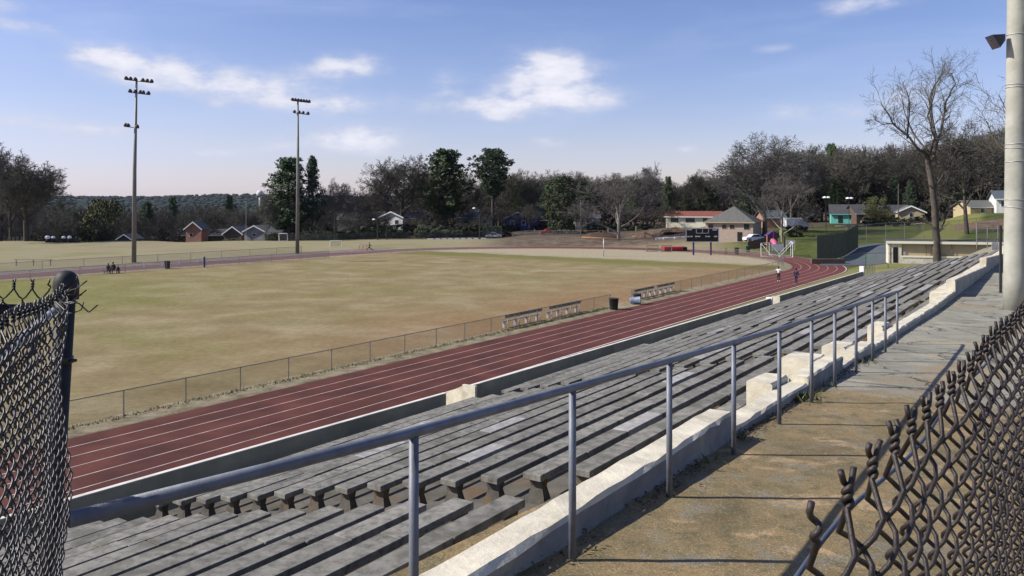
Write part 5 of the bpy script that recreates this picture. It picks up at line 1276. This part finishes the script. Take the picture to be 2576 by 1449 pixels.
person(ps + Vector((.25, .05, .0)), math.radians(-10), 'seated figure in black and taller, in the middle of the bench', 'cloth_black', 'cloth_black', 'sit', 1.95, .1, True)
person(ps + Vector((.85, .05, .0)), math.radians(10), 'small seated figure in black, on the mast side of the bench', 'cloth_black', 'cloth_black', 'sit', 1.35, .1, True)

# ------------------------------------------------------------------ vehicles
def car(X, dep, rz, mat, label, L=4.4, w=1.75, h=1.42, name='parked_car', z=None):
    x = PX(X, dep); g = empty(name, (x, dep, H(x, dep) if z is None else z), rz, label, 'car')
    pr_ = [(-L / 2, .35), (-L / 2, .72), (-L * .44, .86), (-L * .30, .90), (-L * .16, h - .04), (L * .10, h), (L * .30, .96), (L * .46, .84), (L / 2, .66), (L / 2, .35)]
    MB().prism([(a, 0, b) for a, b in pr_], (0, -w / 2, 0), (0, w / 2, 0)).build('body', M[mat], g)
    gl = [(-L * .26, .93), (-L * .15, h - .09), (L * .09, h - .06), (L * .26, .95)]
    for y0, y1 in ((-w / 2 - .012, -w / 2 - .003), (w / 2 + .003, w / 2 + .012)): MB().prism([(a, 0, b) for a, b in gl], (0, y0, 0), (0, y1, 0)).build('window', M['glass'], g)
    for sx in (-1, 1):
        for sy in (-1, 1):
            q = MB().tube([(0, -.11, 0), (0, .11, 0)], .32, 16).build('wheel', M['tyre'], g); q.location = (sx * L * .32, sy * (w / 2 - .08), .32)
            MB().tube([(0, sy * .112, 0), (0, sy * .125, 0)], .19, 12).build('rim', M['tin'], q)
    return g
car(1380, 216, .15, 'red_car', 'small red car parked in front of the ivy covered tree')
car(1898, 166, 0.2, 'white_car', 'white car partly showing between scoreboard and brick house wall', z=ZY(607, 166))
car(1242, 214, .0, 'white_car', 'white car behind the tall wire screen at the bend', 4.2)
car(2186, 214, .1, 'white_car', 'small white car beside the teal house', 3.6, z=ZY(563, 214))
car(2215, 214, 3.1, 'red_mat', 'dark red car beside the olive bush-like tree', 4.2, z=ZY(563, 214))
tr = empty('box_truck', (PX(2003, 190), 190, H(PX(2003, 190), 190) + .1), 0, 'white box truck parked behind the pale limbed sycamore', 'truck')
MB().bbox(-2.2, 1.6, 0, 2.3, .75, 2.75, .04).build('cargo_box', M['white_wall'], tr); MB().prism([(1.63, 0, .5), (1.63, 0, 2.1), (2.2, 0, 2.05), (2.6, 0, 1.35), (3.1, 0, 1.2), (3.1, 0, .5)], (0, .1, 0), (0, 2.1, 0)).build('cab', M['white_wall'], tr)
for xx in (-1.3, 2.3):
    for yy in (.1, 2.0): q = MB().tube([(0, -.15, 0), (0, .15, 0)], .42, 14).build('wheel', M['tyre'], tr); q.location = (xx, yy, .42)

# ------------------------------------------------------------------ jump mats, playground, court screens, poles
mt_ = empty('high_jump_mat', (PX(1700, 162), 162, .1), .05, 'thick red high jump mat with a dark end beside the bend', 'mat')
MB().bbox(-2.3, 1.55, 0, 2.4, .05, .75, .08).build('mat_pad', M['red_mat'], mt_); MB().bbox(1.56, 2.3, .02, 2.38, .05, .72, .08).build('mat_end', M['cloth_black'], mt_)
pg = empty('playground_frame', (PX(1950, 158), 158, H(PX(1950, 158), 158)), .1, 'small playground tower with a pink tube and purple posts behind the goals', 'playground')
for xx, m_, hh in ((-1.6, 'play_tan', 3.0), (-.3, 'purple_paint', 3.9), (1.0, 'yellow_paint', 4.0), (1.9, 'blue_wall', 2.8)): MB().tube([(xx, 0, -.2), (xx, 0, hh)], .11, 8).build('post', M[m_], pg)
MB().box(-1.5, 1.0, 0.1, 1.5, 1.2, 1.35).build('deck', M['play_tan'], pg); MB().tube([(-.6, -.2, 2.0), (-.6, -1.2, 1.7), (-.6, -1.9, .6)], .5, 14, False).build('tube_slide', M['pink'], pg, True)
MB().prism([(-1.7, 0, 2.9), (1.1, 0, 2.9), (-.3, 0, 3.9)], (0, 0, 0), (0, 1.5, 0)).build('tower_roof', M['purple_paint'], pg)
wf = empty('wooden_fence', (PX(1918, 163), 163, H(PX(1918, 163), 163)), .05, 'stepped brown wooden fence rising beside the brick house', 'fence')
for i in range(9):
    q = MB().box(-.34, .34, 0, .05, -.2, 1.3 + .16 * i).build('fence_panel', M['brown_wall'], wf); q.location = (-2.6 + i * .72, i * .15, 0)
sgn = MB().box(-1.1, 1.1, 0, .08, 0, 1.3).build('billboard', M['white_wall']); tag(sgn, 'blank white panel standing between the two soccer goals', 'panel'); sgn.location = (PX(1957, 152), 152, ZY(632, 152))
sg2 = empty('small_sign', (PX(1989, 156), 156, H(PX(1989, 156), 156)), 0, 'low tan and white sign on two posts behind the goals', 'sign')
for xx in (-.8, .8): MB().tube([(xx, 0, -.1), (xx, 0, 2.0)], .07, 8).build('post', M['tan_wall'], sg2)
MB().box(-.7, .7, -.04, .04, 1.3, 1.95).build('sign_board', M['white_paint'], sg2)
for X, dep, m_, lb in ((1853, 152, 'bin_dark', 'black bin on the grass past the scoreboard'), (1881, 158, 'green_bin', 'green bin in front of the wooden fence')): bin_((PX(X, dep), dep, H(PX(X, dep), dep)), m_, lb, .42, 1.25)
# tennis court surface, screens and tall wires
cs = MB(); P4 = [(2062, 640, 128), (2128, 628, 136), (2240, 628, 136), (2240, 642, 124)]
def gp_(X, dep, dz_=0.0): x = PX(X, dep); return Vector((x, dep, H(x, dep) + dz_))
rows_ = []
for i in range(7):
    for j in range(7):
        dep = lerp(124, 148, i / 6); X = lerp(2062 + i * 4, 2236, j / 6); rows_.append(gp_(X, dep, .05))
cs.add(rows_, [(i * 7 + j, i * 7 + j + 1, (i + 1) * 7 + j + 1, (i + 1) * 7 + j) for i in range(6) for j in range(6)])
tag(cs.build('tennis_court', M['court']), 'grey blue and green hard court beyond the bend', kind='structure')
ws = empty('windscreen_fence', gp_(2056, 128), 0, 'dark windscreen fence round the near corner of the tennis court', 'fence'); w0 = ws.location.copy()
for a, b, h in ((gp_(2056, 132), gp_(2126, 140), 4.4), (gp_(2126, 140.2), gp_(2158, 146), 4.4)):
    nn = 6
    for i in range(nn + 1):
        p = a.lerp(b, i / nn); p.z = H(p.x, p.y); MB().tube([p - w0, p - w0 + Vector((0, 0, h))], .05, 6).build('post', M['black_cap'], ws)
    for i in range(nn):
        p, q = a.lerp(b, (i + .03) / nn), a.lerp(b, (i + .97) / nn); p.z, q.z = H(p.x, p.y), H(q.x, q.y); ee = (q - p).normalized(); nv = Vector((-ee.y, ee.x, 0)) * .02
        sm = MB()
        for k_ in range(11):
            a_, b_ = p.lerp(q, k_ / 11), p.lerp(q, (k_ + .60) / 11); sm.prism([a_ - w0 + Vector((0, 0, .2)), b_ - w0 + Vector((0, 0, .2)), b_ - w0 + Vector((0, 0, h - .15 - .2 * (k_ % 3 == 1))), a_ - w0 + Vector((0, 0, h - .15))], nv * -1, nv)
        sm.build('windscreen_slats', M['screen'], ws)
wire_fence('court_fence', [gp_(2130, 152), gp_(2540, 168)], 3.2, 'tall thin wire fence across the lawn behind the dugout', None, 4.5, .05, 'fence_grey', 'link', zf=H)
wire_fence('court_fence', [gp_(2178, 118), gp_(2234, 116)], 2.2, 'green wire fence beside the dugout side wall', None, 2.5, .05, 'green_bin', 'link', zf=H)
wire_fence('court_fence', [gp_(2160, 98), gp_(2200, 108)], 1.3, 'short low wire fence at the end of the track wall', None, 2.0, .04, 'fence_grey', 'link', zf=H)
tb_ = MB(); tag(MB().bbox(-2.6, 2.6, -.4, .4, 0, .8, .04).build('timber_planter', M['brown_wall']), 'long low brown timber block by the outer edge of the bend', 'planter').location = gp_(2082, 128)
wire_fence('boundary_fence', [gp_(700, 208), gp_(850, 206), gp_(1265, 214)], 1.7, 'dark wire fence along the far edge of the pale field', None, 4.0, .05, 'black_cap', 'link_dark', zf=H)
wire_fence('boundary_fence', [gp_(1215, 213), gp_(1262, 213)], 3.0, 'taller green backstop screen at the end of the far fence', None, 2.4, .06, 'green_bin', 'link', zf=H)
wire_fence('boundary_fence', [gp_(1290, 210), gp_(1460, 206)], 1.3, 'low wire fence in front of the red car', None, 3.2, .06, 'fence_grey', 'link', zf=H)
wb = empty('white_barrier', gp_(980, 203), 0, 'broken line of low white boards along the foot of the far fence', 'barrier')
for i in range(9): q = MB().box(-1.0, 1.0, 0, .08, .05, .32).build('board_piece', M['white_paint'], wb); q.location = Vector(gp_(1085 + i * 16, 207)) - wb.location
# lamp posts / utility poles
def thin_pole(X, dep, Yt, label, lamps=(), mat='black_cap', r=.10, name='lamp_post', cat='lamp post'):
    b = gp_(X, dep); g = empty(name, b, 0, label, cat); h = ZY(Yt, dep) - b.z
    MB().tube([(0, 0, -.2), (0, 0, h)], [r, r * .7], 8).build('pole', M[mat], g)
    for dx, dz_ in lamps:
        q = MB().lathe([(.05, .22), (.35, .12), (.42, -.05), (.3, -.12)], 10).build('lamp_head', M['white_paint'], g); q.location = (dx, -.2, h + dz_); MB().tube([(-dx, .2, -dz_ - .1), (0, 0, 0)], .05, 6).build('lamp_arm', M[mat], q)
thin_pole(1207, 206, 526, 'black lamp post rising from the end of the far wire fence', ((-1.4, .2),), r=.2)
thin_pole(950, 206, 548, 'black post rising behind the runner', ((-.9, -.4),), r=.16)
thin_pole(843, 207, 533, 'black post between the shorter mast and the runner', (), r=.16)
thin_pole(972, 207, 556, 'shorter black post close behind the runner', (), r=.12)
thin_pole(2078, 150, 497, 'court lamp post with a bright white head, nearer the brick house', ((-.3, .0), (.3, .0)), r=.07)
thin_pole(2136, 152, 499, 'court lamp post with a bright white head, in front of the teal house', ((-.3, .0), (.3, .0)), r=.07)
thin_pole(2260, 205, 462, 'grey utility pole standing before the yellow house', (), 'bark_grey', .16, 'utility_pole', 'utility pole')
thin_pole(619, 225, 505, 'very thin pale pole above the white trimmed gable', (), 'tin', .06, 'flag_pole', 'pole')
# ball topped marker: netball style lamp near 1677-1700 yards posts
for i, X in enumerate((1240, 1290, 1345, 1475, 1530, 1600, 1680, 1755)):
    b = gp_(X, 221 if X < 1500 else 215); q = MB().box(-.14, .14, -.14, .14, -.1, 1.3).build('gate_pillar', M['tan_wall']); q.location = b; tag(q, 'short pale pillar at the edge of the street behind the bend', 'pillar', 'pale pillars along the street')
# clay mounds and materials
def mound(X, dep, w, h, mat, label):
    b = gp_(X, dep); n, m = 18, 10; vs = []; fs = []
    for j in range(m + 1):
        r = j / m
        for i in range(n):
            a = 6.283 * i / n; nz = 1 + .35 * mnoise.noise(Vector((math.cos(a) * 2 + X, math.sin(a) * 2, r * 3)))
            vs.append((b.x + math.cos(a) * w / 2 * r * nz, b.y + math.sin(a) * w * .3 * r * nz, b.z - .1 + h * (1 - r) ** .8 * nz + (.1 * mnoise.noise(Vector((a * 3, r * 9, X))))))
    for j in range(m):
        for i in range(n): i2 = (i + 1) % n; fs.append((j * n + i, (j + 1) * n + i, (j + 1) * n + i2, j * n + i2))
    mb = MB(); mb.add(vs, fs); tag(mb.build('dirt_mound', M[mat], None, True), label, 'mound')
mk('clay', (.16, .10, .065), .35, .8, .95, kind='World'); mk('dark_soil', (.06, .04, .03), .3, .8, .95, kind='World')
mound(1512, 206, 11, 1.5, 'dark_soil', 'dark brown earth mound behind the goalposts'); mound(1622, 205, 6, 1.3, 'clay', 'orange clay heap to the scoreboard side of the sycamore'); mound(1790, 200, 9, 1.6, 'clay', 'orange clay bank below the cream ranch house')
mound(1700, 204, 8, 1.2, 'clay', 'low orange clay bank behind the red mat')
rail_ = empty('street_wall', gp_(1690, 190), 0, 'row of pale stones behind the red jump mat', 'wall')
for i in range(12): q = MB().bbox(-.5, .5, 0, .4, -.1, .4, .06).build('stone_block', M['white_wall'], rail_); q.location = Vector(gp_(1655 + i * 9.5, 190 + R.uniform(-1, 1))) - rail_.location
# church steeple and water tank
st_ = empty('church_steeple', (PX(377, 520), 520, ZY(572, 520)), 0, 'thin white church steeple above the brown wood', 'steeple')
MB().box(-1.3, 1.3, -1.3, 1.3, -6, 3.0).build('belfry', M['white_wall'], st_); MB().lathe([(1.2, 3.0), (.5, 6.2), (.05, 11.2)], 8).build('spire', M['white_wall'], st_)
wt = empty('water_tower', (PX(654, 900), 900, -25), 0, 'round white water tank rising behind the slim yellowish tree', 'water tower')
zt_ = ZY(487, 900) + 25
MB().tube([(0, 0, 0), (0, 0, zt_)], 1.2, 12).build('tower_stem', M['white_wall'], wt, True); MB().lathe([(.4, -3.9), (2.8, -2.7), (4, 0), (2.8, 2.7), (.3, 3.9)], 18, (0, 0, zt_)).build('tank', M['white_wall'], wt, True)
# road strip on the right rise and street behind the houses
mk('road', (.30, .26, .21), .2, .2, .95, kind='World')
def strip(name, X0, X1, d0, d1, w, mat, label, n=40):
    vs = []
    for i in range(n + 1):
        X = lerp(X0, X1, i / n); dep = lerp(d0, d1, i / n)
        for k in (0, 1): vs.append(gp_(X, dep + k * w, .06))
    mb = MB(); mb.add(vs, [(2 * i, 2 * i + 2, 2 * i + 3, 2 * i + 1) for i in range(n)]); tag(mb.build(name, M[mat], None, True), label, kind='structure')
strip('street', 2395, 2700, 186, 176, 3.0, 'road', 'pale lane across the rise beyond the lawn')
strip('clay_bank', 2400, 2700, 190, 181, 7.0, 'clay', 'bare red clay bank above the pale lane')
strip('street', 2100, 2340, 209, 204, 3.0, 'road', 'pale street in front of the teal and yellow houses')

# ------------------------------------------------------------------ haze
HAZE = True
if HAZE:
    m = bpy.data.materials.new('haze_air'); m.use_nodes = True; nt = m.node_tree; nt.nodes.clear()
    o_ = nt.nodes.new('ShaderNodeOutputMaterial'); v = nt.nodes.new('ShaderNodeVolumePrincipled'); v.inputs['Color'].default_value = (.72, .82, 1.0, 1); v.inputs['Density'].default_value = .000022; v.inputs['Anisotropy'].default_value = .3
    nt.links.new(v.outputs[0], o_.inputs['Volume'])
    hb = MB().box(-5200, 5200, -5200, 5200, -45, 75).build('haze', m); tag(hb, 'thin bluish haze in the air over the far hills', 'haze', kind='stuff')
scene.cycles.volume_bounces = 0; scene.cycles.max_bounces = 6; scene.cycles.transparent_max_bounces = 24
scene.cycles.volume_step_rate = 50
